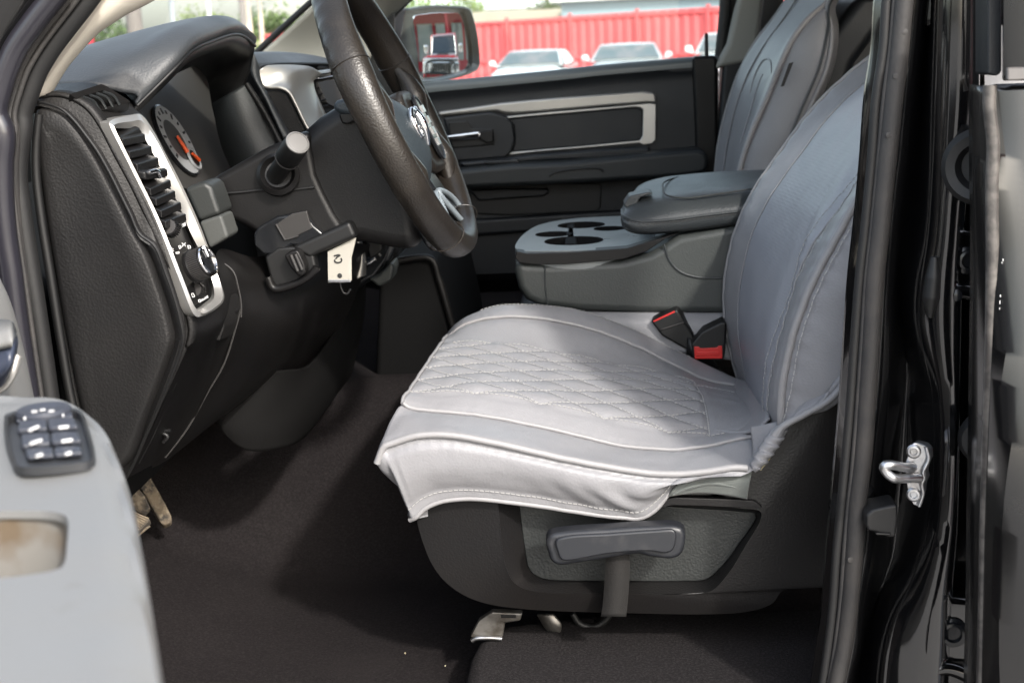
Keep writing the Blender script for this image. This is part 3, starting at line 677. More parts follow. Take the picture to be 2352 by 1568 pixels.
tube('tab_trim', [A+Vector((.0125,.008,.002)), A.lerp(B,.4)+Vector((.014,.002,.003)), A.lerp(B,.55)+Vector((.0135,0,-.003))], .0028, M['chrome'], kn, n=14)
pan = prism('switch_panel', fB(R1([(1075,1520),(1215,1440),(1250,1560)])[:0]+[(372,520),(420,492),(432,533),(458,590),(481,645),(483,682),(440,709),(405,628)], (-.001,0,0)), M['dark'], bz, d=(-.006,0,0), bw=.0015)
def disc(name, px, Y, r, h, m, parent, ax=None, prof=None, k=40):
    return lathe(name, P(*px, Y), ax or Vector((.93,-.12,.30)), prof or [(r*.95,-.004),(r,0),(r,h-.002),(r-.002,h),(0,h)], m, parent, k)
kb = P(446,612,.205); ax = Vector((.90,-.16,.34)).normalized()
knob = lathe('light_switch', kb, ax, [(.0185,-.003),(.0185,.001),(.0168,.002),(.0165,.016),(.0150,.018)], M['dark'], bz, 56)
bm = bmesh.new(); u_ = ax.orthogonal().normalized(); v_ = ax.cross(u_)
for i in range(48):
    a = 2*math.pi*i/48; dr = u_*math.cos(a)+v_*math.sin(a); box_bm(kb+dr*.0168+ax*.008, (.0012,.0011,.013), bm, Matrix((dr, ax.cross(dr), ax)).transposed())
fin(bm, 'knurling', M['rubber'], knob, smooth=False)
lathe('chrome_ring', kb, ax, [(.0165,.0165),(.0172,.018),(.0165,.0195),(.0140,.0200),(.0135,.0185)], M['chrome'], knob, 56)
lathe('knob_face', kb, ax, [(.0138,.0182),(.012,.0192),(0,.0195)], M['gloss'], knob, 40)
tube('pointer', [kb+ax*.0205+(Vector((0,0,1))-ax*ax.z).normalized()*h for h in (.004,.016)], .0016, M['chrome'], knob, n=6)
for px, Y, r in (((398,524),.19,.008), ((457,668),.215,.008)):
    dm = lathe('dimmer_wheel', P(*px, Y)+Vector((-.003,0,0)), (.1,.85,-.4), [(0,-.006),(r,-.006),(r+.001,0),(r,.006),(0,.006)], M['rubber'], bz, 24)
    bm = bmesh.new()
    for i in range(24):
        a = 2*math.pi*i/24; A_ = Vector((.1,.85,-.4)).normalized(); uu = A_.orthogonal().normalized(); vv = A_.cross(uu); box_bm(P(*px, Y)+Vector((-.003,0,0))+(uu*math.cos(a)+vv*math.sin(a))*(r+.001), (.0012,.0012,.011), bm, Matrix((uu*math.cos(a)+vv*math.sin(a), A_.cross(uu*math.cos(a)+vv*math.sin(a)), A_)).transposed())
    fin(bm, 'ridges', M['dark'], dm, smooth=False)
bm = bmesh.new()   # small printed symbols round the switches
def mark(segs, crop_, Y, r=.0006):
    for s in segs: tube_bm([P(x, y, Y+YB(x,y,0,.09))+Vector((.0012,0,0)) for x, y in crop_(s)], r, n=max(4,len(s)*3), k=5, bm=bm, smooth=False)
mark([[(1100,35),(1112,30),(1126,55),(1112,62),(1100,35),(1126,55)], [(1214,-2),(1238,-14)], [(1216,6),(1240,-6)], [(1218,14),(1240,2)]], R4, .168)
mark([[(1140,150),(1146,180)], [(1150,158),(1158,162)], [(1150,170),(1160,175)], [(1175,185),(1196,180),(1197,190),(1178,194),(1175,185)], [(1193,142),(1205,138),(1210,152),(1200,160),(1193,142)], [(1215,122),(1240,142)],[(1238,120),(1218,144)],[(1222,132),(1236,132)], [(1255,138),(1270,140),(1274,156),(1258,158),(1255,138)]], R4, .168)
mark([[(1278,462),(1290,458),(1300,482),(1284,486),(1278,462)], [(1326,505),(1338,500),(1340,516),(1328,518),(1326,505)], [(1342,505),(1385,478)],[(1344,512),(1388,486)],[(1385,474),(1390,490)]], R4, .172)
fin(bm, 'symbols', M['white_mark'], pan, smooth=False)
# instrument hood
arch0 = at([(309,240,.30),(360,190,.315),(403,147,.335),(434,115,.37),(485,91,.46),(533,77,.58),(560,85,.70),(581,104,.775)])
archS = [p+Vector((.004,0,.010)) for p in arch0]
arch1 = at([(212,198,.28),(250,160,.305),(292,124,.335),(345,86,.39),(405,56,.47),(489,43,.56),(545,58,.69),(570,95,.78)])
arch2 = at([(98,198,.31),(135,160,.335),(180,126,.37),(243,99,.43),(310,79,.50),(365,74,.57),(430,95,.68),(470,135,.78)])
arch3 = at([(20,205,.34),(50,170,.37),(100,140,.42),(160,122,.50),(220,120,.58),(270,130,.66),(310,165,.74),(330,200,.80)])
a_mid = [a.lerp(b,.30)+Vector((0,0,.016*math.sin(math.pi*(.15+.75*i/7)))) for i, (a, b) in enumerate(zip(arch0, arch1))]
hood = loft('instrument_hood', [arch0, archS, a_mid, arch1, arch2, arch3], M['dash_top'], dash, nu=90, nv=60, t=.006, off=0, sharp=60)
tube('hood_seam', [p+Vector((.0035,-.001,-.0015)) for p in arch0], .0022, M['black'], hood, n=70, k=8)
ri0 = at([(309,242,.302),(360,193,.317),(403,150,.337),(434,118,.372),(485,94,.46),(533,80,.58),(560,88,.70),(580,106,.775),(575,150,.785),(564,192,.79),(600,250,.80),(642,330,.80)])
ri0b = [p+Vector((-.008,0,-.012)) for p in ri0]
ri1 = at([(200,300,.36),(260,220,.38),(330,165,.42),(380,146,.50),(420,143,.60),(455,152,.70),(478,190,.78),(487,230,.80),(495,270,.80),(505,310,.80),(516,350,.80),(532,388,.80)])
loft('hood_lining', [ri0, ri0b, ri1], M['black'], hood, nu=80, nv=20, t=.004, smooth_v=False)
cow = [[P(490,236,.795), P(500,300,.795), P(515,350,.795), P(534,390,.79)], [P(562,195,.786), P(590,245,.79), P(615,300,.79), P(640,345,.785)]]
loft('cowl_side', cow, M['trim_mid'], dash, nu=20, t=.003, smooth_v=False)
tube('cowl_edge', at([(566,192,.785),(600,245,.788),(625,290,.788),(645,330,.785)]), .004, M['dash'], dash, n=20)
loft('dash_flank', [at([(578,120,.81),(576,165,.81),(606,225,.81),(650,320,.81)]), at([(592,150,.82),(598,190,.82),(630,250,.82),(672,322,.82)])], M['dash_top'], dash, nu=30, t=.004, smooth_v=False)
# instrument cluster
GO = P(416,316,.69); GU = Vector((-math.sin(rad(25)),0,math.cos(rad(25)))); GN = Vector((GU.z,0,-GU.x))
g_ = lambda a, b, c=0: GO+YV*a+GU*b+GN*c
GB0 = g_(0,0,-.012); cpx = [(300,300),(325,235),(345,190),(380,152),(430,140),(462,152),(482,190),(492,240),(500,290),(515,340),(537,395),(520,440),(440,440),(360,400)]
clu = prism('instrument_cluster', [PPL(x,y,GB0,GN) for x,y in cpx], M['cluster'], dash, d=-GN*.03, bw=0)
lensp = [PPL(x,y,g_(0,0,.012),GN) for x,y in [(322,250),(350,195),(385,160),(430,148),(458,158),(480,200),(492,260),(505,330),(515,385),(500,410),(440,420),(380,400)]]
for yo in (0, -.20):
    gauge = lathe('gauge', g_(yo,0,-.010), GN, [(.056,-.002),(.056,.003),(.0535,.004)], M['gloss'], clu, 64)
    lathe('gauge_ring', g_(yo,0,-.008), GN, [(.0535,0),(.0535,.002),(.032,.0005),(.032,0)], M['gauge'], gauge, 64)
    lathe('gauge_face', g_(yo,0,-.009), GN, [(.0325,.001),(0,.001)], M['dial'], gauge, 48)
    bm = bmesh.new()
    for i in range(13):
        a = rad(-120+i*20); c_, s_ = math.cos(a), math.sin(a); dr = YV*s_+GU*c_
        box_bm(g_(yo,0,-.006)+dr*.045, (.009 if i % 2 == 0 else .005, .0035, .0012), bm, Matrix((dr, GN.cross(dr), GN)).transposed())
    fin(bm, 'scale_marks', M['black'], gauge, smooth=False)
    lathe('small_dial', g_(yo+.02,-.033,-.006), GN, [(.018,0),(.018,.003),(.0165,.0035),(.016,.002),(0,.002)], M['gauge'], gauge, 32)
    lathe('dial_face', g_(yo+.02,-.033,-.005), GN, [(.0125,.0018),(0,.0018)], M['black'], gauge, 32)
    tube('needle', [g_(yo-.004,.004,-.003), g_(yo+.002,-.022,-.003)], [.0022,.0032], M['orange'], gauge, n=8)
    tube('needle', [g_(yo+.013,-.026,-.001), g_(yo+.027,-.038,-.001)], [.002,.003], M['orange'], gauge, n=8)
# right part of the top of the dash and the centre stack
ct0 = at([(578,121,.90),(620,119,.95),(660,120,1.02),(700,125,1.12),(745,136,1.25),(775,148,1.4)])
ct1 = at([(576,142,.83),(592,150,.83),(625,148,.86),(690,147,.95),(740,147,1.05),(772,150,1.15)])
ct2 = [X3(p,-.25,.1,-.01) for p in ct0]
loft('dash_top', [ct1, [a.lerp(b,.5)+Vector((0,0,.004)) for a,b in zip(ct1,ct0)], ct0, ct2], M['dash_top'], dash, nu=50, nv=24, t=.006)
tube('top_shadow_gap', at([(588,166,.825),(595,158,.828),(625,150,.86),(690,147.5,.94),(765,148,1.05)]), .0030, M['black'], dash, n=40)
stack = prism('centre_stack', at([(588,168,1.03),(600,160,1.03),(625,153,1.03),(700,150,1.03),(800,150,1.03),(870,330,1.03),(800,420,1.03),(690,400,1.03),(640,330,1.03)]), M['dark'], dash, d=(0,.15,0), bw=.006)
prism('stack_filler', at([(556,140),(600,158),(690,330),(720,420),(640,420),(575,260)], .90), M['flat'], dash, d=(0,.2,0), bw=0)
sv = [at([(588,168,.822),(603,200,.822),(620,206,.822),(640,206,.822),(660,215,.822),(675,240,.822),(692,275,.822),(706,302,.822)]),
      at([(600,158,.825),(640,163,.84),(672,172,.85),(690,185,.86),(700,205,.865),(712,235,.865),(724,262,.865),(738,288,.865)]),
      at([(625,152,.84),(690,155,.88),(720,160,.90),(733,168,.92),(715,180,.90),(722,220,.89),(735,252,.88),(748,282,.875)])]
loft('silver_surround', sv, M['silver_warm'], stack, nu=70, nv=20, t=.004)
prism('mesh_panel', at([(604,208,.826),(640,208,.826),(655,216,.826),(670,242,.826),(688,278,.826),(700,300,.826),(660,318,.826),(625,260,.826)]), mat('black mesh', (.016,.015,.015), .8, bump=('d',420,.8,.0015)), stack, d=(0,.01,0), bw=.002)
prism('loudspeaker_mesh', at([(650,322),(712,300),(740,330),(690,352)], .85), M['black'], stack, d=(0,.02,0), bw=.002)
sc_o = at([(701,182,.90),(708,170,.905),(722,165,.92),(768,159,.98),(800,158,1.0),(815,260,.99),(762,280,.93),(738,272,.90)]); sc_i = at([(706,184,.905),(714,174,.91),(726,170,.92),(768,164,.98),(797,163,1.0),(812,256,.99),(765,272,.93),(742,266,.905)])
scr = rings('screen_bezel', [[X3(p,-.01,0,0) for p in sc_o], [X3(p,.006,-.004,0) for p in sc_o], [X3(p,.006,-.004,0) for p in sc_i], [X3(p,-.01,.002,0) for p in sc_i]], M['silver'], stack, n=90, cap=(False,False), curve=False, sharp=25)
prism('screen', at([(730,188,.925),(776,180,.98),(790,232,.98),(764,245,.94),(752,236,.925)]), M['screen'], stack, d=(-.02,0,0), bw=.001)
prism('screen_well', [X3(p,-.006,.002,0) for p in sc_i], M['black'], stack, d=(-.02,0,0), bw=0)
bm = bmesh.new()
for i in range(5):
    a, b = R1([(2085+i*22,610+i*38),(2145+i*22,592+i*38)]); A, B = P(*a,.912), P(*b,.922); bm_ = tube_bm([A,B], .0016, n=4, k=6, bm=bm)
fin(bm, 'grille_slat', M['dark'], stack)
prism('knob_row', at([(728,172,.925),(770,166,.98),(776,174,.98),(734,182,.925)]), M['chrome'], stack, d=(-.008,0,0), bw=.001)
# housing beside the column with the wiper stalk
hs = at([(468,425),(500,402),(560,368),(610,340),(652,322),(690,305),(712,300),(716,335),(728,400),(745,440),(770,490),(808,548),(790,562),(700,600),(640,585),(600,545),(560,520),(525,505),(505,470),(485,446)], .415)
hsg = prism('column_housing', hs, M['dark'], dash, d=(0,.22,0), bw=.012, seg=4)
tube('housing_seam', at([(490,446),(560,441),(600,437),(640,441),(665,437),(722,430)], .4135), .0016, M['black'], hsg, n=30)
bm = lathe_bm(P(640,402,.412), (.10,-.95,.28), [(.026,-.006),(.026,.006),(.021,.011),(.018,.006),(.016,.004),(0,.004)], 40); fin(bm, 'stalk_boot', M['dark'], hsg, sharp=30)
s0, s1 = P(636,400,.405), P(684,327,.352); sd = (s1-s0).normalized(); sl = (s1-s0).length
stk = lathe('wiper_stalk', s0, sd, [(.0115,-.005),(.0118,sl*.42),(.0122,sl*.45),(.0122,sl*.47),(.0128,sl*.5),(.0150,sl*.55),(.0152,sl*.93),(.0145,sl*.98)], M['black'], hsg, 32)
lathe('stalk_cap', s0, sd, [(.0146,sl*.97),(.0142,sl*1.0),(.0120,sl*1.015),(.0118,sl*1.005),(0,sl*1.02)], M['cap'], stk, 32)
lathe('stalk_ring', s0, sd, [(.0156,sl*.50),(.0160,sl*.52),(.0156,sl*.54)], M['rubber'], stk, 32)
rc = R4([(1700,60),(1740,10),(1860,-60),(2050,-90),(2110,0),(2180,60),(2150,120),(2060,150),(1960,140),(1870,200),(1770,200),(1705,140)])
rec = prism('ignition_recess', at(rc, .404), M['gloss'], hsg, d=(0,.01,0), bw=.004)
prism('recess_well', at(R4([(1775,215),(1870,150),(2010,140),(2110,200),(2128,290),(2080,350),(1980,395),(1850,420),(1815,370)]), .402), M['black'], hsg, d=(0,.02,0), bw=.004)
prism('blank_plate', at(R4([(1855,-5),(1960,-75),(2060,-95),(2095,25),(1990,75),(1915,100)]), .402), M['screen'], rec, d=(0,.004,0), bw=.001)
tube('plate_edge', at(R4([(1855,-5),(1915,100),(2005,72)]), .4015), .0011, M['rubber'], rec, n=12, smooth=False)
tube('recess_lip', at(R4([(1800,350),(1840,425),(1960,405),(2060,355),(2120,300),(2130,280)]), .398), .005, M['dark'], hsg, n=40)
til = prism('tilt_lever', at(R4([(1905,205),(1945,180),(1990,165),(2012,180),(2050,270),(2055,320),(2030,350),(1995,340),(1945,280)]), .380), M['dark'], hsg, d=(0,.022,0), bw=.005)
for s in (((1955,200),(2000,310)), ((1985,195),(2030,300))): tube('lever_rib', at(R4(list(s)), .379), .0020, M['rubber'], til, n=8)
prism('key_barrel', at(R4([(1945,150),(2080,90),(2350,-30),(2400,80),(2150,190),(2080,230)]), .40), M['black'], hsg, d=(0,.06,0), bw=.006)
# grey blocks between bezel and column
prism('trim_block', at(R1([(1235,1270),(1300,1240),(1380,1218),(1420,1258),(1450,1340),(1485,1442),(1400,1470),(1335,1495)]), .345), M['block'], dash, d=(0,.06,0), bw=.006)
prism('trim_flap', at([(456,510),(508,493),(514,510),(525,545),(480,572)], .335), M['flap'], dash, d=(0,.05,0), bw=.004)
# lower dash under the bezel
k0 = at([(434,724),(432,772),(420,805),(386,898),(335,1014),(292,1098)], .172)
k1 = at([(508,692),(512,740),(478,812),(440,905),(392,1000),(345,1070)], .255)
k2 = at([(500,575),(548,640),(551,720),(524,810),(485,900),(440,985),(385,1055),(360,1068)], .35)
k3 = at([(590,590),(655,655),(660,730),(620,815),(575,890),(520,950),(470,985)], .45)
k4 = at([(760,560),(770,640),(745,730),(700,800),(655,852),(610,890),(560,930)], .60)
k5 = at([(850,560),(830,640),(790,740),(740,810),(690,870),(640,920)], .72)
loft('knee_panel', [k0, k1, k2, k3, k4, k5], M['dark'], dash, nu=70, nv=50, t=0)
lift = Vector((.003,-.004,.001))
for s in (R4([(1430,240),(1500,265),(1560,320),(1590,420),(1610,530),(1610,620)]),): tube('panel_seam', [p+lift for p in at(s, .345)], .0011, M['seamline'], dash, n=40, k=6)
prism('fuse_door', [p+lift*1.0 for p in [P(438,805,.205), P(470,760,.235), P(546,708,.33), P(530,770,.33), P(490,870,.33), P(435,985,.33), P(378,1050,.33), P(352,1055,.27), P(315,1068,.19), P(350,1000,.19), P(400,885,.19)]], M['dark'], dash, d=(-.008,.006,0), bw=.003)
tube('panel_seam', [p+lift*1.5 for p in at([(548,712,.335),(510,835,.335),(470,905,.335),(425,985,.33),(375,1050,.32)])], .0012, M['seamline'], dash, n=40, k=6)
tube('grip_slot', at([(375,1015),(385,1002),(372,992),(392,988)], .22), .0025, M['black'], dash, n=16)
# cover at the foot of the steering column
bt = [at([(619,850,.53),(560,905,.51),(500,960,.49),(513,990,.49)]), at([(655,848,.55),(610,920,.52),(560,985,.495),(563,1031,.495)]), at([(702,840,.60),(678,920,.56),(640,985,.525),(643,1026,.525)]), at([(752,780,.68),(740,880,.63),(710,955,.59),(692,1000,.585)]), at([(800,690,.80),(795,790,.76),(782,860,.72),(765,905,.70)]), at([(835,610,.88),(830,720,.86),(815,800,.84),(800,860,.82)])]
loft('column_boot', bt, M['boot'], dash, nu=30, nv=40, t=.005)
# lower centre stack with silver-edged pocket
low = prism('lower_stack', at([(765,520),(905,530),(912,560),(895,600),(865,640),(820,665),(780,680),(750,650)], .74), M['gloss'], dash, d=(0,.25,0), bw=.012)
loft('stack_trim', [at([(806,540,.70),(822,570,.70),(826,600,.70),(815,640,.70)]), at([(820,538,.71),(832,575,.71),(836,602,.71),(838,630,.71)])], M['silver_warm'], low, nu=30, t=.004, smooth_v=False)
prism('pocket', at([(838,545,.725),(872,538,.725),(878,575,.725),(850,598,.725)]), M['black'], low, d=(0,.01,0), bw=.003)
tube('pocket_lip', at([(833,606,.72),(848,604,.72),(862,594,.72)]), .0030, M['chrome'], low, n=12)
prism('grey_cheek', at([(845,640),(870,630),(898,602),(905,615),(898,645),(870,660)], .735), M['console_vinyl'], low, d=(0,.06,0), bw=.008)
tube('latch_ring', at([(783,700),(790,690),(798,684),(801,690)], .72), .0030, M['chrome'], low, n=14)
prism('latch', at([(778,690),(800,678),(805,700),(785,735),(775,730)], .725), M['black'], low, d=(0,.02,0), bw=.003)
# dark box of the heater below the dash
prism('heater_box', at([(870,650),(900,600),(995,592),(1012,640),(1045,780),(1060,870),(1000,885),(860,880)], .98), M['flat'], dash, d=(0,.5,0), bw=.012)
tube('box_edge', at([(905,600),(990,595),(1008,640),(1040,750)], .975), .006, M['dark'], dash, n=30)
prism('dash_core', [Vector((-.62,.36,.95)), Vector((-.62,.36,1.38)), Vector((-1.0,.36,1.30)), Vector((-1.0,.36,.95))], M['black'], dash, d=(0,1.30,0), bw=0)
prism('dash_passenger', [Vector((-.60,1.16,1.06)), Vector((-.56,1.16,1.28)), Vector((-.60,1.16,1.42)), Vector((-.95,1.16,1.44)), Vector((-.95,1.16,1.06))], M['trim_dark'], dash, d=(0,.50,0), bw=.02)
# ------------------------------------------------------------------ pedals
bp = prism('brake_pedal', at(R7([(858,385),(1012,468),(930,548),(850,500)]), .43), M['pedal_dark'], truck, d=(-.003,.012,-.010), bw=.002)
tube('pedal_plate', at(R7([(860,560),(905,590),(1000,510)]), .44), .0024, M['pedal'], bp, n=14, smooth=False)
bm = bmesh.new()
for i in range(7):
    f = i/6; a, b = R7([(858+f*74-70,420+f*80-40),(1000-f*70,462+f*75)]); tube_bm([P(*a,.429), P(*b,.429)], .0012, n=4, k=6, bm=bm)
fin(bm, 'tread', M['pedal'], bp)
ap = prism('accelerator_pedal', at(R7([(885,165),(960,112),(1000,165),(1060,270),(1110,360),(1155,450),(1150,485),(1105,510),(1080,490),(1030,410),(985,320),(930,240)]), .62), M['pedal'], truck, d=(-.006,.018,-.012), bw=.003)
dp = prism('pedal_arm', at(R7([(835,215),(870,210),(930,260),(975,310),(1010,390),(970,440),(900,400),(840,320)]), .52), M['pedal'], truck, d=(-.004,.014,-.008), bw=.003)
# ------------------------------------------------------------------ folding centre console
cons = empty('centre_console', (.3, .93, 1.1), truck)
cl = [(1183,598),(1182,625),(1190,662),(1208,690),(1240,704),(1330,715),(1500,721),(1720,722),(1900,722),(1900,500),(1760,505),(1560,540),(1530,560),(1490,582),(1430,597),(1280,607),(1210,605)]
co = at(cl, .79)
cbody = prism('console_base', co, M['console_vinyl'], cons, d=(0,.30,0), bw=.022, seg=6)
tube('console_seam', at([(1525,560),(1538,598),(1560,622),(1600,636),(1680,637),(1720,632)], .7885), .0016, M['lid'], cbody, n=40)
tube('console_seam', at([(1252,610),(1252,650),(1258,700)], .7885), .0012, M['lid'], cbody, n=20)
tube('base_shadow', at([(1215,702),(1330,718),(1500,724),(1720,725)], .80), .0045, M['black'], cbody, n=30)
ztr = P(1300,574,.80).z
to = [PZ(x,y,ztr) for x,y in [(1186,572),(1190,552),(1210,532),(1240,516),(1285,506),(1340,500),(1440,495),(1560,487),(1640,482),(1640,540),(1520,553),(1445,567),(1380,573),(1300,576),(1240,577),(1205,577)]]
tray = prism('console_tray', cr(to, 120, True), M['tray'], cons, d=(0,0,-.030), bw=.006)
tray.modifiers.clear()
cups = [((1318,553),.046),((1272,538),.030),((1335,517),.040),((1400,525),.026)]
cts = []
for (x, y), r in cups:
    c = PZ(x, y, ztr); cts.append(lathe('cutter', c, (0,0,1), [(0,-.026),(r*.92,-.026),(r,-.004),(r+.002,.01),(0,.01)], None, None, 40))
cut(tray, cts)
for (x, y), r in cups:
    c = PZ(x, y, ztr); lathe('cup_holder', c, (0,0,1), [(r*1.03,-.001),(r*1.01,.0008),(r*.97,-.002),(r*.9,-.07),(0,-.07)], M['flat'], cons, 40)
prism('cup_divider', [PZ(1296,560,ztr), PZ(1326,560,ztr), PZ(1320,512,ztr), PZ(1302,515,ztr)], M['flat'], cons, d=(0,0,-.03), bw=.004)
band = [(1186,577),(1183,592),(1192,604),(1230,608),(1300,607),(1430,596),(1485,578),(1530,548),(1560,535),(1500,552),(1440,570),(1300,580),(1210,582)]
prism('tray_edge', at(band, .785), M['dark'], cons, d=(0,.03,0), bw=.004)
# lid: padded armrest
e0 = at([(1428,500,.83),(1432,525,.795),(1460,537,.79),(1530,536,.79),(1610,527,.79),(1700,515,.79),(1800,500,.79),(1900,486,.79)])
e1 = at([(1427,488,.85),(1431,508,.79),(1460,521,.782),(1530,519,.782),(1610,509,.782),(1700,498,.782),(1800,483,.782),(1900,468,.782)])
e2 = at([(1430,474,.86),(1440,488,.80),(1470,494,.79),(1530,492,.785),(1610,482,.785),(1700,471,.785),(1800,457,.785),(1900,442,.785)])
e3 = at([(1440,458,.88),(1455,464,.83),(1490,460,.82),(1540,455,.815),(1610,447,.815),(1700,439,.815),(1800,430,.815),(1900,422,.815)])
e4 = at([(1452,444,.93),(1470,438,.92),(1505,432,.92),(1560,425,.92),(1620,419,.92),(1700,413,.92),(1800,408,.92),(1900,404,.92)])
e5 = at([(1470,428,1.02),(1490,418,1.04),(1530,408,1.04),(1580,402,1.04),(1640,397,1.04),(1710,394,1.04),(1800,391,1.04),(1900,389,1.04)])
e6 = [X3(p,.0,.04,-.03) for p in e5]; e7 = [X3(p,0,.045,-.09) for p in e5]
lid = loft('console_lid', [e0, e1, e2, e3, e4, e5, e6, e7], M['lid'], cons, nu=60, nv=50, t=.006)
tube('lid_piping', [p.lerp(q,.5)+Vector((0,-.0015,0)) for p, q in zip(e1, e2)], .0022, M['lid'], lid, n=60)
tube('pad_seam', [P(1740,432,.80), P(1640,447,.80), P(1580,455,.80), P(1535,450,.81), P(1522,430,.86), P(1540,412,.97), P(1600,401,1.02), P(1700,395,1.04)], .0013, M['block'], lid, n=60)
bm = dashes_bm(cr([p.lerp(q,.30)+Vector((0,-.0012,0)) for p, q in zip(e1, e2)], 60), .006, .004, .0014, None, (0,-1,.2)); fin(bm, 'stitching', M['black'], lid, smooth=False)
prism('lid_latch', at([(1432,470),(1446,450),(1490,441),(1500,445),(1470,455),(1462,470),(1440,480)], .82), M['lid'], lid, d=(0,.05,0), bw=.008, seg=4)
# vinyl covered middle seat cushion under the console
loft('middle_cushion', [at([(1340,722,.80),(1500,722,.80),(1700,722,.80)]), at([(1330,735,.79),(1500,742,.79),(1700,748,.79)]), at([(1340,790,.79),(1500,800,.785),(1700,830,.78)])], M['cover'], truck, nu=30, nv=16, t=.006)
# ------------------------------------------------------------------ passenger seat and its cover
pseat = empty('seat', (.4, 1.34, .75), truck)
pcov = tag(empty('seat_cover', (.4, 1.34, 1.0)), 'light grey vinyl seat cover with small black side label, on the farther seat', 'seat cover', 'grey vinyl covers on the front seats')
q_sil = [(1632,470,1.60),(1644,400,1.60),(1652,330,1.60),(1672,245,1.595),(1700,165,1.59),(1738,95,1.58),(1780,40,1.57),(1815,-10,1.55),(1850,-60,1.53)]
q_in = [(1650,470,1.53),(1662,400,1.53),(1672,330,1.53),(1692,245,1.525),(1722,165,1.52),(1760,100,1.51),(1800,45,1.50),(1835,-8,1.49),(1868,-60,1.48)]
q_mid = [(1672,470,1.34),(1682,395,1.34),(1700,320,1.34),(1727,235,1.34),(1762,150,1.34),(1800,90,1.34),(1840,38,1.34),(1872,-5,1.34),(1900,-60,1.34)]
q_nin = [(1680,470,1.19),(1692,395,1.19),(1716,312,1.19),(1752,220,1.19),(1785,143,1.19),(1815,88,1.19),(1850,44,1.19),(1888,5,1.19),(1925,-50,1.19)]
q_pip = [(1684,470,1.115),(1700,395,1.115),(1728,305,1.115),(1768,215,1.115),(1797,142,1.115),(1824,88,1.115),(1860,42,1.12),(1900,8,1.13),(1940,-40,1.14)]
q_bk = [(1775,470,1.095),(1808,365,1.095),(1838,305,1.095),(1872,225,1.095),(1898,165,1.095),(1911,105,1.10),(1911,60,1.11),(1903,14,1.12),(1945,-40,1.14)]
CQ = [at(c) for c in (q_sil, q_in, q_mid, q_nin, q_pip, q_bk)]
CQ[2] = [X3(p, .012,0,0) for p in CQ[2]]
far_ = [X3(p, .08, .01, -.02) for p in CQ[0]]; bk_ = [X3(p, .02, .05, 0) for p in CQ[-1]]
mid_side = [a.lerp(b, .5)+Vector((0,-.012,0)) for a, b in zip(CQ[4], CQ[5])]
rows_ = [cr(c, 70) for c in [far_]+CQ[:5]+[mid_side, CQ[5], bk_]]
GP = [cr([r[j] for r in rows_], 70) for j in range(70)]
for r in GP:
    for i, p in enumerate(r): r[i] = p+Vector((.003*noise.noise(p*10), .002*noise.noise(p*17+Vector((3,1,0))), 0))
pb = fin(grid_bm(GP), 'backrest_cover', M['cover'], pcov, sharp=0); pass
for c, r in ((CQ[0], .003), (CQ[4], .0055), (CQ[5], .004)): tube('piping', [p+Vector((-.002,-.003,0)) for p in c], r, M['piping'], pb, n=60, k=8)
tube('seam', [p+Vector((-.002,-.002,0)) for p in CQ[1]], .0018, M['cover'], pb, n=60, k=6)
tube('seam', [p.lerp(q,.80)+Vector((0,-.011,0)) for p, q in zip(CQ[4], CQ[5])], .0020, M['lid'], pb, n=60, k=6)
tube('fold', at([(1722,215,1.33),(1735,170,1.33),(1752,140,1.32),(1770,142,1.27),(1772,170,1.25)]), [.001,.0018,.0018,.0018,.001], M['cover'], pb, n=30)
tube('fold', at([(1700,330,1.26),(1722,262,1.27),(1738,205,1.28),(1752,170,1.28)]), [.001,.0018,.0018,.001], M['cover'], pb, n=30)
prism('side_label', at([(1812,146),(1823,143),(1801,198),(1793,200)], 1.082), M['black'], pb, d=(0,.004,0), bw=.0005)
prism('backrest_shell', [X3(CQ[2][1],.03,-.16,0), X3(CQ[2][4],.03,-.16,0), X3(CQ[2][7],.04,-.16,0), X3(CQ[2][7],.12,-.16,0), X3(CQ[2][4],.12,-.16,0), X3(CQ[2][1],.12,-.16,0)], M['trim_dark'], pseat, d=(0,.34,0), bw=.02)
hr = at([(1900,80),(1905,20),(1925,-20),(1960,-40),(2000,-25),(2030,20),(2040,80),(2030,130),(1900,140)], 1.30)
prism('seat_back_panel', at([(1800,470),(1880,300),(1930,170),(1925,60),(1960,0),(2000,-30),(2060,0),(2100,100),(2100,470)], 1.36), M['trim_dark'], pseat, d=(0,.2,0), bw=.03)
box('passenger_cushion', (P(1500,760,1.34).x, 1.34, 1.0), (.50,.50,.14), M['trim_dark'], pseat, bw=.04)
rear = prism('rear_seat', at([(1860,420),(1890,175),(2090,150),(2300,160),(2300,620),(1860,600)], 1.45), M['trim_dark'], truck, d=(.25,.25,0), bw=.03)
tube('seat_band', at([(1880,188),(1960,172),(2100,160)], 1.44), .020, M['black'], rear, n=20)
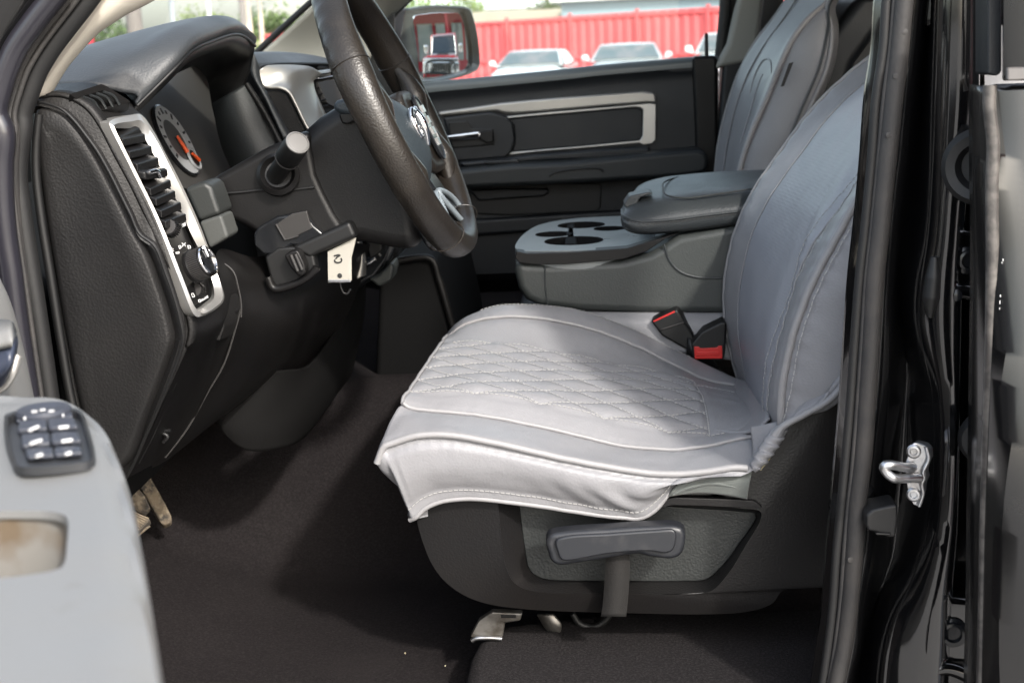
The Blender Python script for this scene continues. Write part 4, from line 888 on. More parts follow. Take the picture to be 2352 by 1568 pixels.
# ------------------------------------------------------------------ passenger door
pd_ = empty('front_door', (.1, 1.75, 1.2), truck)
YD = 1.74
belt = [(905,205),(985,191),(1091,181),(1294,161),(1374,152),(1500,141),(1579,134),(1650,131)]
base_y = [(905,640),(985,635),(1091,630),(1294,622),(1374,618),(1500,615),(1579,612),(1650,610)]
loft('door_panel', [[X3(p,0,.05,-.016) for p in at(belt,YD)], [X3(p,0,.004,-.014) for p in at(belt,YD)], [X3(p,0,-.002,-.020) for p in at(belt,YD)], at([(x,y+40) for x,y in belt],YD+.004), at([(x,y+110) for x,y in belt],YD), at([(x,y+220) for x,y in belt],YD), at(base_y,YD)], M['trim_dark'], pd_, nu=50, nv=60, t=0)
loft('belt_ledge', [[X3(p,0,.055,.001) for p in at(belt,YD)]]+[[X3(p,0,.012-.016*math.sin(q*.26),-.012+.014*math.cos(q*.26)) for p in at(belt,YD)] for q in range(7)]+[[X3(p,0,-.004,-.020) for p in at(belt,YD)]], M['ledge'], pd_, nu=40, nv=30, t=0)
sb_ = R2([(925,752),(1150,722),(1350,692),(1550,672),(1750,655),(2050,632),(2300,613)])+[(1503,213),(1507,224),(1508,238)]+R2([(2352,692),(2050,715),(1750,742),(1600,755),(1450,765),(1370,762),(1320,748),(1150,762),(935,783)])
prism('silver_strip', at(sb_, YD-.012), M['silver_warm'], pd_, d=(0,.02,0), bw=.006, seg=4)
fo = R2([(1388,783),(1700,752),(2050,722),(2352,694)])+[(1507,240),(1506,322),(1498,330),(1478,333)]+R2([(2280,962),(1900,996),(1600,1020),(1412,1042),(1405,1025)])+R2([(1600,1008),(1900,982),(2270,945)])+[(1470,322),(1476,312),(1477,252),(1470,247)]+R2([(2250,720),(1900,752),(1600,778),(1395,797)])
prism('silver_frame', at(fo, YD-.010), M['silver'], pd_, d=(0,.015,0), bw=.002)
prism('door_insert', at(R2([(1400,800),(1900,756),(2260,724),(2300,745),(2300,930),(2265,946),(1900,982),(1420,1020),(1445,960),(1440,850)]), YD-.003), M['trim_dark'], pd_, d=(0,.01,0), bw=.003)
prism('handle_surround', at(R2([(960,790),(1280,752),(1380,778),(1430,830),(1445,940),(1425,1020),(1380,1062),(1200,1078),(1040,1090)]), YD-.016), M['trim_dark'], pd_, d=(0,.02,0), bw=.006)
prism('handle_well', at(R2([(990,820),(1120,808),(1160,860),(1300,860),(1310,975),(1160,990),(1020,1000)]), YD-.018), M['black'], pd_, d=(0,.01,0), bw=.004)
hd = prism('door_handle', at(R2([(985,912),(1080,900),(1200,884),(1215,900),(1215,925),(1190,935),(1030,945),(990,940)]), YD-.035), M['chrome'], pd_, d=(0,.014,0), bw=.004)
prism('handle_end', at(R2([(1205,884),(1285,872),(1300,890),(1298,955),(1260,965),(1210,940)]), YD-.032), M['dark'], hd, d=(0,.016,0), bw=.003)
ar = at([(1040,392),(1170,378),(1300,372),(1500,352),(1600,343),(1622,348),(1630,372),(1622,398),(1560,408),(1300,424),(1060,434)], 1.645)
arm = prism('armrest', ar, M['trim_mid'], pd_, d=(0,.10,0), bw=.018, seg=5)
tube('pull_slot', at([(1262,404),(1275,396),(1380,388),(1385,394)], 1.643), .0022, M['black'], arm, n=24)
prism('window_switch', at(R2([(1240,1085),(1460,1075),(1475,1095),(1250,1110)]), 1.68), M['gloss'], arm, d=(0,.03,.002), bw=.002)
prism('armrest_shelf', at(R2([(1060,1090),(1380,1062),(1560,1040),(2050,1000),(2352,985),(2352,1060),(1640,1085),(1100,1130)]), 1.70), M['trim_dark'], pd_, d=(0,.05,0), bw=.008)
prism('map_pocket', at(R2([(1130,1260),(1500,1235),(2000,1230),(2030,1250),(2020,1400),(1980,1425),(1400,1450),(1150,1440)]), YD-.004), M['black'], pd_, d=(0,.01,0), bw=.004)
prism('pocket_lip', at(R2([(1130,1275),(1400,1268),(1660,1268),(1680,1290),(1640,1320),(1200,1350)]), YD-.02), M['trim_dark'], pd_, d=(0,.03,0), bw=.006)
prism('door_foot', at(R2([(1120,1480),(1500,1455),(2352,1400),(2352,1520),(1500,1565),(1120,1590)]), YD-.02), M['trim_dark'], pd_, d=(0,.05,0), bw=.008)
prism('door_rear_edge', at([(1590,130),(1638,128),(1648,130),(1650,410),(1600,400)], YD-.012), M['dark'], pd_, d=(0,.06,0), bw=.008)
lathe('lock_pin', P(1623,132,YD-.005), (0,0,1), [(.0045,-.03),(.004,.045),(.003,.05),(0,.05)], M['black'], pd_, 12)
win = at([(900,200),(985,190),(1294,160),(1579,132),(1648,130),(1668,-60),(1690,-260),(1250,-280),(1040,-120),(935,0)], YD+.045)
prism('window_pane', win, M['glass'], pd_, d=(0,.004,0), bw=0)
tube('window_frame', at([(1654,135),(1662,60),(1672,-60),(1692,-270)], YD+.03), .013, M['rubber_dark'], pd_, n=20)
tube('window_frame', at([(893,160),(893,60),(900,38),(945,-10),(1050,-120),(1250,-285)], YD+.03), .009, M['rubber_dark'], pd_, n=30)
prism('mirror_sail', at([(884,30),(905,24),(906,200),(912,262),(860,280),(840,120)], YD+.01), M['black'], pd_, d=(0,.02,0), bw=.003)
# outside mirror
mir = empty('door_mirror', (-.4, 2.0, 1.5), truck)
MY = 2.05
MC = P(1500*.57422+1270*.12207, 860*.12207, MY+.012)
view = (MC-CAM).normalized()
MOUT = Vector((.92,.34,.012)).normalized()       # the way the mirror looks, behind and to the far side
MN = (MOUT-view).normalized()
mh = R10([(355,250),(700,150),(1000,105),(1400,112),(1720,140),(1800,190),(1850,320),(1920,600),(1975,1050),(1970,1230),(1930,1310),(1800,1390),(1500,1480),(1200,1540),(950,1560),(700,1580),(400,1560)])
mhp = [PPL(x, y, MC+MN*.012, MN) for x, y in mh]
mc = sum(mhp, Vector())/len(mhp)
ML = lambda pts, h: [PPL(x, y, MC+MN*h, MN) for x, y in pts]
hous = rings('mirror_housing', [[mc+(p-mc)*.55-MN*.14 for p in mhp], [mc+(p-mc)*.93-MN*.10 for p in mhp], [p-MN*.02 for p in mhp], mhp, [mc+(p-mc)*.955+MN*.003 for p in mhp], ML(R10([(720,300),(900,245),(1200,215),(1600,225),(1690,250),(1740,400),(1800,700),(1835,1000),(1835,1190),(1780,1290),(1500,1400),(1200,1470),(950,1500),(850,1490),(790,1100),(740,700)]),.006), ML(R10([(726,310),(900,255),(1200,225),(1590,236),(1680,262),(1730,400),(1790,700),(1825,1000),(1825,1180),(1770,1280),(1500,1390),(1200,1460),(950,1490),(860,1480),(800,1100),(750,700)]),-.006)], mat('mirror shell', (.035,.04,.042), .35, coat=.3), mir, n=160, cap=(True, False), sharp=50)
MC = P(1500*.57422+1270*.12207, 860*.12207, MY+.012)
# convex mirror glass
RM = 1.25
a1 = Vector((0,0,1)).cross(MN).normalized(); a2 = MN.cross(a1)
g2 = []
ml = R10([(715,300),(900,240),(1200,212),(1600,222),(1695,250),(1745,400),(1805,700),(1840,1000),(1840,1195),(1780,1300),(1500,1410),(1200,1480),(950,1510),(840,1500),(785,1100),(735,700)])
lp = cr([PPL(x, y, MC, MN) for x, y in ml], 120, True)
bm = bmesh.new(); ring_prev = None; cen_ = sum(lp, Vector())/len(lp)
def sph(p):
    q = p-cen_; u, v = q.dot(a1), q.dot(a2); return cen_+a1*u+a2*v-MN*((u*u+v*v)/(2*RM))
rgs = [[bm.verts.new(sph(cen_+(p-cen_)*(k/14))) for p in lp] for k in range(1, 15)]
c0 = bm.verts.new(cen_)
for j in range(120):
    bm.faces.new((c0, rgs[0][j], rgs[0][(j+1)%120]))
    for k in range(13): bm.faces.new((rgs[k][j], rgs[k+1][j], rgs[k+1][(j+1)%120], rgs[k][(j+1)%120]))
mg = fin(bm, 'mirror_glass', M['mirror'], mir, sharp=0); solid(mg, .004, -1 )
tube('mirror_arm', [P(905,150,YD+.02), P(925,150,1.92), P(960,150,2.06)+Vector((-.05,0,0))], .030, M['black'], mir, n=14)
# ------------------------------------------------------------------ pillars, headliner, shell
fp = empty('windshield_pillar', (-.6, .15, 1.6), truck)
pl = R1([(235,655),(262,590),(332,480),(442,330),(562,180),(692,0),(800,-150),(900,-270)]); pr_ = R1([(318,632),(370,540),(440,430),(490,370),(560,290),(640,210),(740,140),(850,70),(985,0),(1130,-80)])
loft('pillar_trim', [[X3(p,.0,-.02,0) for p in at(pl,.17)], at(pl,.165), [a.lerp(b,.5)+Vector((.004,-.008,.002)) for a, b in zip(cr(at(pl,.165),12), cr(at(pr_,.188),12))], at(pr_,.188), [X3(p,-.03,.02,0) for p in at(pr_,.188)]], M['beige'], fp, nu=50, nv=20, t=.004)
s_in = R1([(640,-70),(575,20),(450,180),(335,335),(250,480),(200,610),(150,760)])+R15([(88,500),(72,600),(68,700),(80,800),(100,940),(135,1160),(165,1360),(195,1567)])
s_fl = R1([(500,-70),(430,30),(320,170),(215,320),(130,480),(85,620),(60,760)])+R15([(48,520),(42,640),(46,780),(60,920),(78,1060),(100,1240),(125,1430),(145,1567)])
s_pt = R1([(420,-90),(340,0),(215,160),(105,320),(40,470),(0,600),(-30,760)])+R15([(12,520),(5,640),(8,780),(20,920),(40,1060),(62,1240),(90,1430),(110,1567)])
tube('door_seal', at(s_in,.135), .0105, M['rubber_dark'], fp, n=120, k=14)
tube('seal_flange', at(s_fl,.125), .0085, M['rubber'], fp, n=120, k=12)
tube('seal_lip', [a.lerp(b,.42)+Vector((0,-.006,0)) for a, b in zip(cr(at(s_in,.13),40), cr(at(s_fl,.12),40))], .0030, M['rubber'], fp, n=120, k=8)
tube('pillar_edge', at(s_pt,.10), .012, mat('dusty pillar paint', (.02,.019,.026), .35, coat=.5), fp, n=120, k=12)
pt0 = R1([(300,-60),(180,40),(60,190),(-60,360)])
loft('pillar_paint', [at(s_in,.15), at(s_fl,.13), at(s_pt,.105), [X3(p,-.05,-.035,.005) for p in at(s_pt,.10)], [X3(p,-.12,-.03,.01) for p in at(s_pt,.10)]], M['paint'], fp, nu=80, nv=24, t=.006)
# far windshield pillar and header
far_p = empty('windshield_pillar', (-.5, 1.7, 1.5), truck)
loft('pillar_trim', [at([(604,117,1.66),(640,85,1.65),(690,40,1.63),(740,-5,1.61),(800,-60,1.58)]), at([(640,190,1.68),(720,130,1.70),(800,70,1.70),(870,10,1.68),(940,-60,1.64)]), at([(760,220,1.70),(840,150,1.73),(884,40,1.735),(908,22,1.735),(945,-8,1.73)])], M['stone'], far_p, nu=40, nv=20, t=.006)
tube('windshield_edge', [X3(p,-.01,0,0) for p in at([(596,124,1.66),(640,83,1.65),(690,37,1.63),(740,-8,1.61),(800,-62,1.58)])], .007, M['rubber_dark'], far_p, n=30)
fb = empty('door_pillar', (.3, 1.72, 1.2), truck)
prism('pillar_trim', at([(1703,-20),(1758,-20),(1748,60),(1738,140),(1640,160),(1672,100),(1690,20)], 1.72), M['stone'], fb, d=(0,.05,0), bw=.012)
prism('pillar_trim_lower', at([(1662,132),(1750,130),(1750,480),(1640,480),(1650,300)], 1.725), M['trim_dark'], fb, d=(0,.05,0), bw=.01)
prism('seat_belt', at([(1758,-20),(1790,-20),(1776,60),(1752,130),(1740,130),(1748,60)], 1.66), M['black'], fb, d=(0,.004,0), bw=0)
prism('pillar_outer', at([(1652,-260),(1800,-260),(1800,480),(1640,480),(1655,140)], 1.79), M['black'], fb, d=(0,.03,0), bw=.004)
# windshield glass
ws = [P(185,165,.22), P(490,-330,.24), P(1020,-330,1.66), P(600,120,1.68)]
ws = [Vector((-.78,.20,1.42)), Vector((-.20,.24,1.93)), Vector((-.20,1.62,1.93)), Vector((-.78,1.66,1.42))]
prism('windshield', [Vector((-1.02,.17,1.40)), Vector((-.12,.20,1.95)), Vector((-.12,1.66,1.95)), Vector((-1.02,1.70,1.40))], M['glass_dusty'], truck, d=(-.002,0,.004), bw=0)
# near door pillar, seals, striker, rear door
bp_ = empty('door_pillar', (.32, .1, 1.1), truck)
c_lip = [(2046,-60),(2037,0),(2030,110),(2013,226),(2003,365),(1988,520),(1975,637),(1964,780),(1953,937),(1944,1040),(1932,1170),(1922,1272),(1915,1374),(1908,1442),(1890,1568),(1878,1640)]
c_seal = R3([(1615,-120),(1598,0),(1570,300),(1535,600),(1503,900),(1472,1200),(1446,1467)])+R6([(1415,330),(1392,720),(1366,1100),(1340,1467)])+R9([(1222,400),(1203,700),(1178,1000),(1140,1300),(1085,1567),(1060,1680)])
c_fl = R3([(1700,-120),(1690,0),(1655,300),(1620,600),(1590,900),(1550,1200),(1520,1467)])+R6([(1500,330),(1480,720),(1450,1100),(1400,1467)])+R9([(1300,400),(1280,700),(1240,1000),(1210,1300),(1150,1567),(1130,1680)])
c_dk = R3([(1780,-120),(1770,0),(1745,300),(1710,600),(1680,900),(1650,1200),(1610,1467)])+R6([(1560,330),(1620,900),(1610,1100),(1590,1467)])+R9([(1500,400),(1470,700),(1400,900),(1300,1200),(1230,1567),(1210,1680)])
c_r1 = [(2165,-60),(2160,0),(2152,200),(2144,400),(2134,540),(2116,660),(2113,740),(2124,810),(2143,890),(2149,980),(2148,1060),(2143,1140),(2128,1235),(2098,1330),(2062,1405),(2042,1480),(2031,1568),(2028,1640)]
c_r2 = [(2240,-60),(2240,0),(2240,150),(2238,230),(2226,320),(2210,450),(2200,600),(2196,800),(2194,1000),(2190,1200),(2178,1350),(2168,1568),(2166,1640)]
c_end = [(2262,-60),(2262,100),(2264,300),(2262,500),(2262,700),(2262,900),(2260,1100),(2256,1300),(2252,1500),(2250,1640)]
for c_ in (c_lip, c_seal, c_fl, c_dk, c_r1, c_r2, c_end): c_.insert(0, (c_[0][0]+72, -880))
lofts = [[X3(p,-.004,.03,0) for p in at(c_lip,.125)], at(c_seal,.125), at(c_fl,.125), at(c_dk,.155), at(c_r1,.095), [a.lerp(b,.5)+Vector((0,-.012,0)) for a, b in zip(cr(at(c_r1,.09),30), cr(at(c_r2,.075),30))], at(c_r2,.085), [a.lerp(b,.4)+Vector((0,.07,0)) for a, b in zip(cr(at(c_r2,.08),30), cr(at(c_end,.06),30))], at(c_end,.13)]
loft('pillar_paint', lofts, M['paint_jamb'], bp_, nu=110, nv=90, t=.004)
tube('ridge', [X3(p,0,-.004,0) for p in at(c_r1,.095)], .0035, M['paint'], bp_, n=110, k=8)
tube('door_seal', at(c_seal,.112), .0092, M['rubber'], bp_, n=140, k=14)
tube('seal_lip', at(c_lip,.118), .0052, M['rubber_dark'], bp_, n=140, k=10)
tube('seal_lip', [a.lerp(b,.42)+Vector((0,-.002,0)) for a, b in zip(cr(at(c_lip,.116),40), cr(at(c_seal,.114),40))], .0030, M['rubber'], bp_, n=140, k=8)
for px in (R3([(1600,200)]), R3([(1548,480)]), R3([(1500,850)]), R9([(1180,740)])):
    lathe('seal_clip', P(*px[0], .1035), (0,-1,.1), [(.0035,-.003),(.003,.0004),(0,.0012)], M['rubber'], bp_, 14)
# groove in the upper pillar
tube('pillar_groove', at(R3([(1965,-60),(1962,150),(1958,350),(1958,500),(1970,575)]), .072), .0055, M['black'], bp_, n=40)
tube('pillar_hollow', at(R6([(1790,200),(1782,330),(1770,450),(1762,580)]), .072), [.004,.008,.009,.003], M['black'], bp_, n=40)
# latch striker
stp = at(R9([(1590,-40),(1615,-48),(1680,-30),(1710,0),(1712,60),(1690,110),(1680,150),(1690,190),(1672,230),(1665,290),(1640,385),(1600,370),(1570,310),(1550,200),(1545,90),(1570,20)]), .060)
stz = empty('latch_striker', P(2100,1080,.06), bp_)
plate = prism('striker_plate', stp, M['steel'], stz, d=(.006,.010,0), bw=.0022)
for yy in (10, 300):
    c = P(*R9([(1605,yy)])[0], .058); lathe('screw', c, (-.25,-1,.05), [(.0066,-.002),(.007,.001),(.0055,.0024),(.0036,.0026),(.0028,.0010),(0,.0010)], M['steel'], stz, 24)
tube('striker_loop', [P(*p, yv) for p, yv in zip(R9([(1600,118),(1540,118),(1440,102),(1405,112),(1420,150),(1470,190),(1550,192),(1640,192)]), (.056,.045,.036,.036,.036,.036,.045,.056))], .0046, M['steel'], stz, n=60, k=12)
tube('plate_lip', at(R9([(1690,-20),(1705,60),(1668,150),(1675,190),(1660,230),(1668,290),(1640,380)]), .057), .0018, M['steel'], stz, n=60)
bsp = prism('bump_stop', at(R9([(1285,440),(1330,400),(1490,368),(1500,385),(1500,470),(1485,590),(1440,590),(1345,555),(1300,545),(1283,510)]), .085), M['rubber_dark'], bp_, d=(0,.035,0), bw=.006, seg=4)
prism('stop_slot', at(R9([(1345,558),(1455,562),(1450,578),(1355,575)]), .082), M['black'], bsp, d=(0,.01,0), bw=.002)
# rear door: hem edge and dusty outer skin
rd = empty('rear_door', (.42, -.02, 1.1), truck)
hem_ = [(2276,196),(2274,240),(2283,330),(2280,420),(2281,600),(2278,800),(2272,1000),(2266,1200),(2262,1400),(2258,1568),(2257,1640)]
skin = [(2306,196),(2306,400),(2305,600),(2302,800),(2296,1000),(2290,1200),(2284,1400),(2279,1568),(2278,1640)]
edge = [(2258,196),(2258,400),(2260,600),(2257,800),(2254,1000),(2250,1200),(2247,1400),(2243,1568),(2242,1640)]
SKX = (.012,.10,.35,.70)
def curve_y(p): return -.03-.035*math.exp(-((p.z-1.02)/.22)**2)+.13*max(0,p.z-1.08)**1.5
sk = [[Vector((p.x+dx, curve_y(p)-(.004 if dx else 0), p.z)) for p in at(skin, -.03)] for dx in (0,)+SKX]
hm = at(hem_, -.022); ed = at(edge, -.012)
loft('door_skin', [[X3(p,0,.03,0) for p in ed], ed]+[hm]+sk, M['paint_dusty'], rd, nu=90, nv=50, t=.004, off=1)
tube('hem_edge', [X3(p,-.001,-.001,0) for p in hm], .0058, mat('scuffed edge paint', (.055,.05,.047), .45, coat=.5, vary=(50,.45,.7,(.17,.155,.14))), rd, n=120, k=10)
bm = bmesh.new()
for (x, y) in R6([(2212,215),(2205,232),(2195,440),(2192,480),(2190,520),(2160,1277)])+R9([(2135,160),(2128,360),(2125,400),(2118,660),(2220,946),(2170,1212),(2110,1330)]):
    p = P(x, y, -.030); box_bm(p+Vector((0,-.004,0)), (.0006,.0006,random.choice((.0015,.002,.003))), bm)
tube_bm([P(*q,-.038) for q in R9([(2125,852),(2200,880),(2275,903)])], .0006, n=10, k=5, bm=bm)
tag(fin(bm, 'paint_chips', M['white_mark'], rd, smooth=False), kind='stuff')
wf = [(2262,-60),(2268,60),(2270,196)]
prism('window_channel', at([(2268,-60),(2302,-60),(2302,165),(2292,175),(2268,172)], -.01), M['trim_dark'], rd, d=(0,.04,0), bw=.006)
loft('window_frame', [at([(2302,-60),(2302,60),(2302,182)], -.012), at([(2310,-60),(2310,60),(2310,186)], -.03), [X3(p,.3,-.0,0) for p in at([(2310,-60),(2310,60),(2310,186)], -.032)]], M['paint_dusty'], rd, nu=20, nv=20, t=.004)
prism('belt_strip', [P(2308,155,-.030), P(2308,186,-.034), X3(P(2308,186,-.034),.5), X3(P(2308,155,-.030),.5)], mat('dusty belt strip', (.07,.066,.064), .6, vary=(18,.4,.7,(.11,.10,.095))), rd, d=(0,-.006,0), bw=.002)
# hinges and bolts of the rear door inside the gap
for cx_, cy_, sc in ((2225,598,1.0), (2188,1452,1.15)):
    hb = prism('door_hinge', at([(cx_-48*sc,cy_-60*sc),(cx_-15*sc,cy_-70*sc),(cx_+70,cy_-62*sc),(cx_+70,cy_+60*sc),(cx_-10*sc,cy_+62*sc),(cx_-44*sc,cy_+40*sc),(cx_-36*sc,cy_)], .085), M['paint'], bp_, d=(0,.03,0), bw=.006)
    lathe('hinge_bolt', P(cx_,cy_,.083), (-.1,-1,.05), [(.0135*sc,-.002),(.0135*sc,.001),(.0105*sc,.002),(.0100*sc,.006),(.0075*sc,.0065),(.0065*sc,.002),(0,.002)], M['gloss'], hb, 6 if 0 else 28)
    tube('hinge_arm', at([(cx_-48*sc,cy_+75*sc),(cx_-10,cy_+70*sc),(cx_+60,cy_+95*sc)], .08), .008, M['paint'], hb, n=16)
for px, r in ((R6([(1915,30)])[0], .006), (R6([(1925,440)])[0], .007), (R9([(1790,990)])[0], .006), (R9([(1700,1440)])[0], .006)):
    lathe('body_plug', P(*px, .075), (-.2,-1,.1), [(r,-.004),(r*.8,.003),(0,.005)], M['gloss'], bp_, 20)
lathe('wiring_grommet', P(*R3([(2080,1050)])[0], .05), (-.5,-1,0), [(.036,-.02),(.036,.0),(.030,.008),(.022,.006),(.018,-.004),(0,-.004)], M['rubber_dark'], bp_, 36)
lathe('wiring_grommet', P(2262,1010,.06), (-.5,-1,0), [(.026,-.02),(.026,.0),(.020,.008),(0,.008)], M['rubber_dark'], bp_, 28)
# ------------------------------------------------------------------ open front door in the near left corner
od = empty('front_door', (-.5, -.1, 1.1), truck)
HZ = P(150,905,-.36).z
zt = HZ-.0
def D(x, y, dz=0): return PZ(x, y, zt+dz)
top_e = [(-260,960),(-60,912),(60,908),(130,915),(190,940),(235,985),(262,1040),(285,1110),(302,1200),(318,1300),(332,1400),(345,1500),(352,1568),(372,1700)]
# armrest top, then its rounded inner edge and the panel falling away below it
te = [D(*p) for p in top_e]
ins = [D(*p) for p in [(-260,985),(-60,942),(50,932),(110,938),(160,962),(205,1010),(232,1065),(252,1130),(268,1210),(282,1310),(295,1410),(306,1510),(312,1580),(330,1710)]]
ins2 = [D(*p) for p in [(-300,1000),(-120,985),(-60,985),(-20,990),(20,1010),(60,1045),(90,1090),(110,1150),(125,1220),(138,1320),(150,1420),(160,1520),(165,1590),(180,1720)]]
low1 = [X3(p,.0,.010,-.022) for p in te]; low2 = [X3(p,-.03,.03,-.12) for p in te]; low3 = [X3(p,-.06,.05,-.40) for p in te]
outer_ = [X3(p,-.08,-.01,0) for p in ins2]
armd = loft('door_armrest', [outer_, ins2, [X3(p,0,0,.001) for p in ins], [a.lerp(b,.6)+Vector((0,0,-.002)) for a, b in zip(cr(ins,30), cr(te,30))], te, low1, low2, low3], M['door_grey'], od, nu=90, nv=60, t=0, sharp=0)
# the wall of the door panel beyond the armrest, and the pull handle
hinge = Vector((-.62, .02, 0)); dd = Vector((.39,-.92,0)).normalized(); nn = Vector((dd.y*-1, dd.x, 0)).normalized(); nn = nn if nn.x > 0 else -nn
wl = [PZ(-40,560,0)]
pw = [at([(0,640,-.03),(20,690,-.03),(48,800,-.04),(68,905,-.05),(80,960,-.06)]), at([(-60,640,-.10),(-30,700,-.12),(0,800,-.14),(20,905,-.17),(30,960,-.18)]), at([(-220,560,-.2),(-200,700,-.25),(-160,800,-.28),(-120,905,-.30),(-110,960,-.30)])]
loft('door_panel', [[X3(p,-.06,.02,0) for p in pw[0]]]+pw, M['door_grey'], od, nu=40, nv=20, t=.006)
prism('door_shell', [Vector((-.70,-.02,.62)), Vector((-.70,-.02,1.42)), Vector((-.28,-.98,1.42)), Vector((-.28,-.98,.62))], M['paint'], od, d=(-.06,-.025,0), bw=.02, seg=4)
prism('door_trim', [Vector((-.69,-.03,.66)), Vector((-.69,-.03,1.20)), Vector((-.27,-.97,1.20)), Vector((-.27,-.97,.66))], M['door_grey'], od, d=(.045,.018,0), bw=.015)
pull = loft('pull_handle', [at([(-30,738,-.20),(0,735,-.20),(28,738,-.20),(38,760,-.20)]), at([(-30,800,-.24),(0,790,-.24),(30,785,-.24),(42,790,-.23)]), at([(-30,850,-.25),(0,848,-.25),(25,830,-.25),(40,800,-.23)]), at([(-30,892,-.23),(0,890,-.23),(20,865,-.23),(38,815,-.22)])], mat('blue grey handle', (.045,.055,.085), .3), od, nu=30, nv=24, t=.01)
loft('handle_cap', [at([(-30,735,-.21),(0,733,-.21),(26,737,-.21),(38,758,-.21)]), at([(-30,790,-.25),(0,786,-.25),(28,778,-.25),(40,770,-.24)])], M['door_grey'], pull, nu=30, t=.006, smooth_v=False)
tube('handle_edge', at([(-10,895,-.225),(8,885,-.225),(26,860,-.225),(40,815,-.22)]), .004, M['silver'], pull, n=20)
# grab pocket: a hole with a stained floor
pk = [D(*p, .004) for p in [(-200,1158),(-60,1154),(70,1150),(155,1153),(184,1162),(192,1180),(191,1225),(187,1266),(176,1280),(130,1290),(0,1306),(-200,1330)]]
dp_ = [p+Vector((-.012,-.006,-.05)) for p in pk]
cu = prism('cutter', [p+Vector((0,0,.03)) for p in cr(pk,80,True)], None, None, d=(-.018,-.006,-.085), bw=0)
solid(armd, .004, -1); cut(armd, [cu])
rings('grab_pocket', [[p+Vector((0,0,-.0046)) for p in pk], [p+Vector((-.002,0,-.012)) for p in pk], dp_, [p*.5+ (sum(dp_,Vector())/len(dp_))*.5 for p in dp_]], M['door_stain'], od, n=90, cap=(False, True), curve=True, sharp=60)
# window switch plate
so = [D(*p, .003) for p in R14([(22,225),(32,196),(80,182),(200,170),(330,166),(392,170),(420,190),(452,270),(482,380),(484,440),(470,455),(300,478),(130,489),(85,484),(60,440),(30,350)])]
si = [D(*p, .007) for p in R14([(42,228),(50,204),(90,190),(200,180),(330,177),(380,180),(404,196),(432,272),(460,378),(464,425),(450,438),(300,458),(135,468),(98,464),(78,430),(50,345)])]
sp = rings('switch_plate', [[X3(p,0,0,-.012) for p in so], so, si, [X3(p,0,0,-.005) for p in si]], M['plate'], od, n=100, sharp=40)
bm = bmesh.new()
def btn(quad, h):
    p = [D(*q, .003) for q in R14(quad)]
    return prism('window_switch', p, M['switch'], sp, d=(0,0,h), bw=.002, seg=3)
for q, h in (([(86,212),(178,206),(180,240),(84,250)],.003), ([(184,205),(285,204),(288,232),(184,238)],.003), ([(292,204),(372,202),(374,228),(292,232)],.003),
             ([(100,262),(240,252),(245,296),(90,308)],.0042), ([(246,252),(382,246),(402,288),(250,296)],.0042), ([(108,332),(255,322),(260,372),(112,388)],.0042), ([(262,322),(402,316),(418,360),(264,370)],.0042),
             ([(128,402),(272,392),(276,430),(140,440)],.0034), ([(278,392),(416,384),(420,416),(280,430)],.0034)): btn(q, h)
jk = D(*R14([(222,190)])[0], .006); lathe('mirror_knob', jk, (0,0,1), [(.017,-.004),(.017,.001),(.0155,.003),(.011,.0032),(.009,.0024),(0,.0024)], M['switch'], sp, 32)
bm = bmesh.new()
for a, b in (((150,282),(195,262)), ((300,268),(350,262)), ((155,350),(210,332)), ((315,338),(370,330)), ((185,414),(215,404)), ((332,404),(362,396)), ((120,222),(130,220)), ((318,206),(326,205))):
    tube_bm([D(*q, .0080 if b[0]-a[0] > 40 else .0070) for q in R14([a,b])], .0011, n=5, k=6, bm=bm)
for q in ((176,184),(218,176),(262,182)):
    c = D(*R14([q])[0], .0096); box_bm(c, (.003,.002,.001), bm)
fin(bm, 'lettering', M['white_mark'], sp, smooth=False)
# ------------------------------------------------------------------ floor, roof and the rest of the cab
ZF = P(700,1400,.56).z
crpt = [[(Vector((x, y, ZF + (.24*max(0,min(1,(y-.66)/.26))**1.6 if y > .66 else 0) + .10*max(0,(-.35-x)/.4)**2 + .004*noise.noise(Vector((x*5,y*5,0)))))) for x in [-1.0+.05*i for i in range(40)]] for y in [.10+.04*j for j in range(42)]]
loft('carpet', crpt, M['carpet'], truck, nu=80, nv=90, t=.01, off=-1)
stp_ = at([(1058,1640),(1066,1568),(1074,1520),(1086,1485),(1105,1466),(1150,1462),(1400,1455),(1700,1450),(1950,1450)], .36)
base_c = [[X3(p,0,-.22,-.02) for p in stp_], [X3(p,.0,-.10,-.004) for p in stp_]]
rise = Vector((0,0,.0))
mt_pts = [PZ(x, y, ZF+.055) for x, y in [(1040,1660),(1058,1600),(1068,1540),(1078,1500),(1095,1468),(1150,1430),(1400,1400),(2000,1390),(2000,1700)]]
prism('carpet_step', mt_pts, M['carpet_mat'], truck, d=(0,0,-.06), bw=.018, seg=4)
bm = bmesh.new()
for (x, y) in R7([(1368,794),(1104,968),(1430,750),(1300,430),(1145,357),(1580,860),(1630,930),(1870,630),(1010,1467),(1460,735),(1000,700)])+R8([(370,1365),(1645,1535),(1920,1408),(1240,1240),(100,690),(355,670),(2000,1300),(640,1450)]):
    p = PZ(x, y, ZF+.006); bmesh.ops.create_icosphere(bm, subdivisions=1, radius=random.uniform(.0008,.002), matrix=Matrix.Translation(p))
tag(fin(bm, 'carpet_crumbs', M['foam'], truck, smooth=False), kind='stuff')
box('sill_plate', (-.25, .055, ZF-.03), (1.5, .13, .06), M['dark'], truck, bw=.012)
box('rocker_panel', (.1, .0, ZF-.16), (3.2, .10, .22), M['paint_dusty'], truck, bw=.03)
box('floor_pan', (.2, .93, ZF-.10), (2.8, 1.75, .10), M['black'], truck, bw=.02)
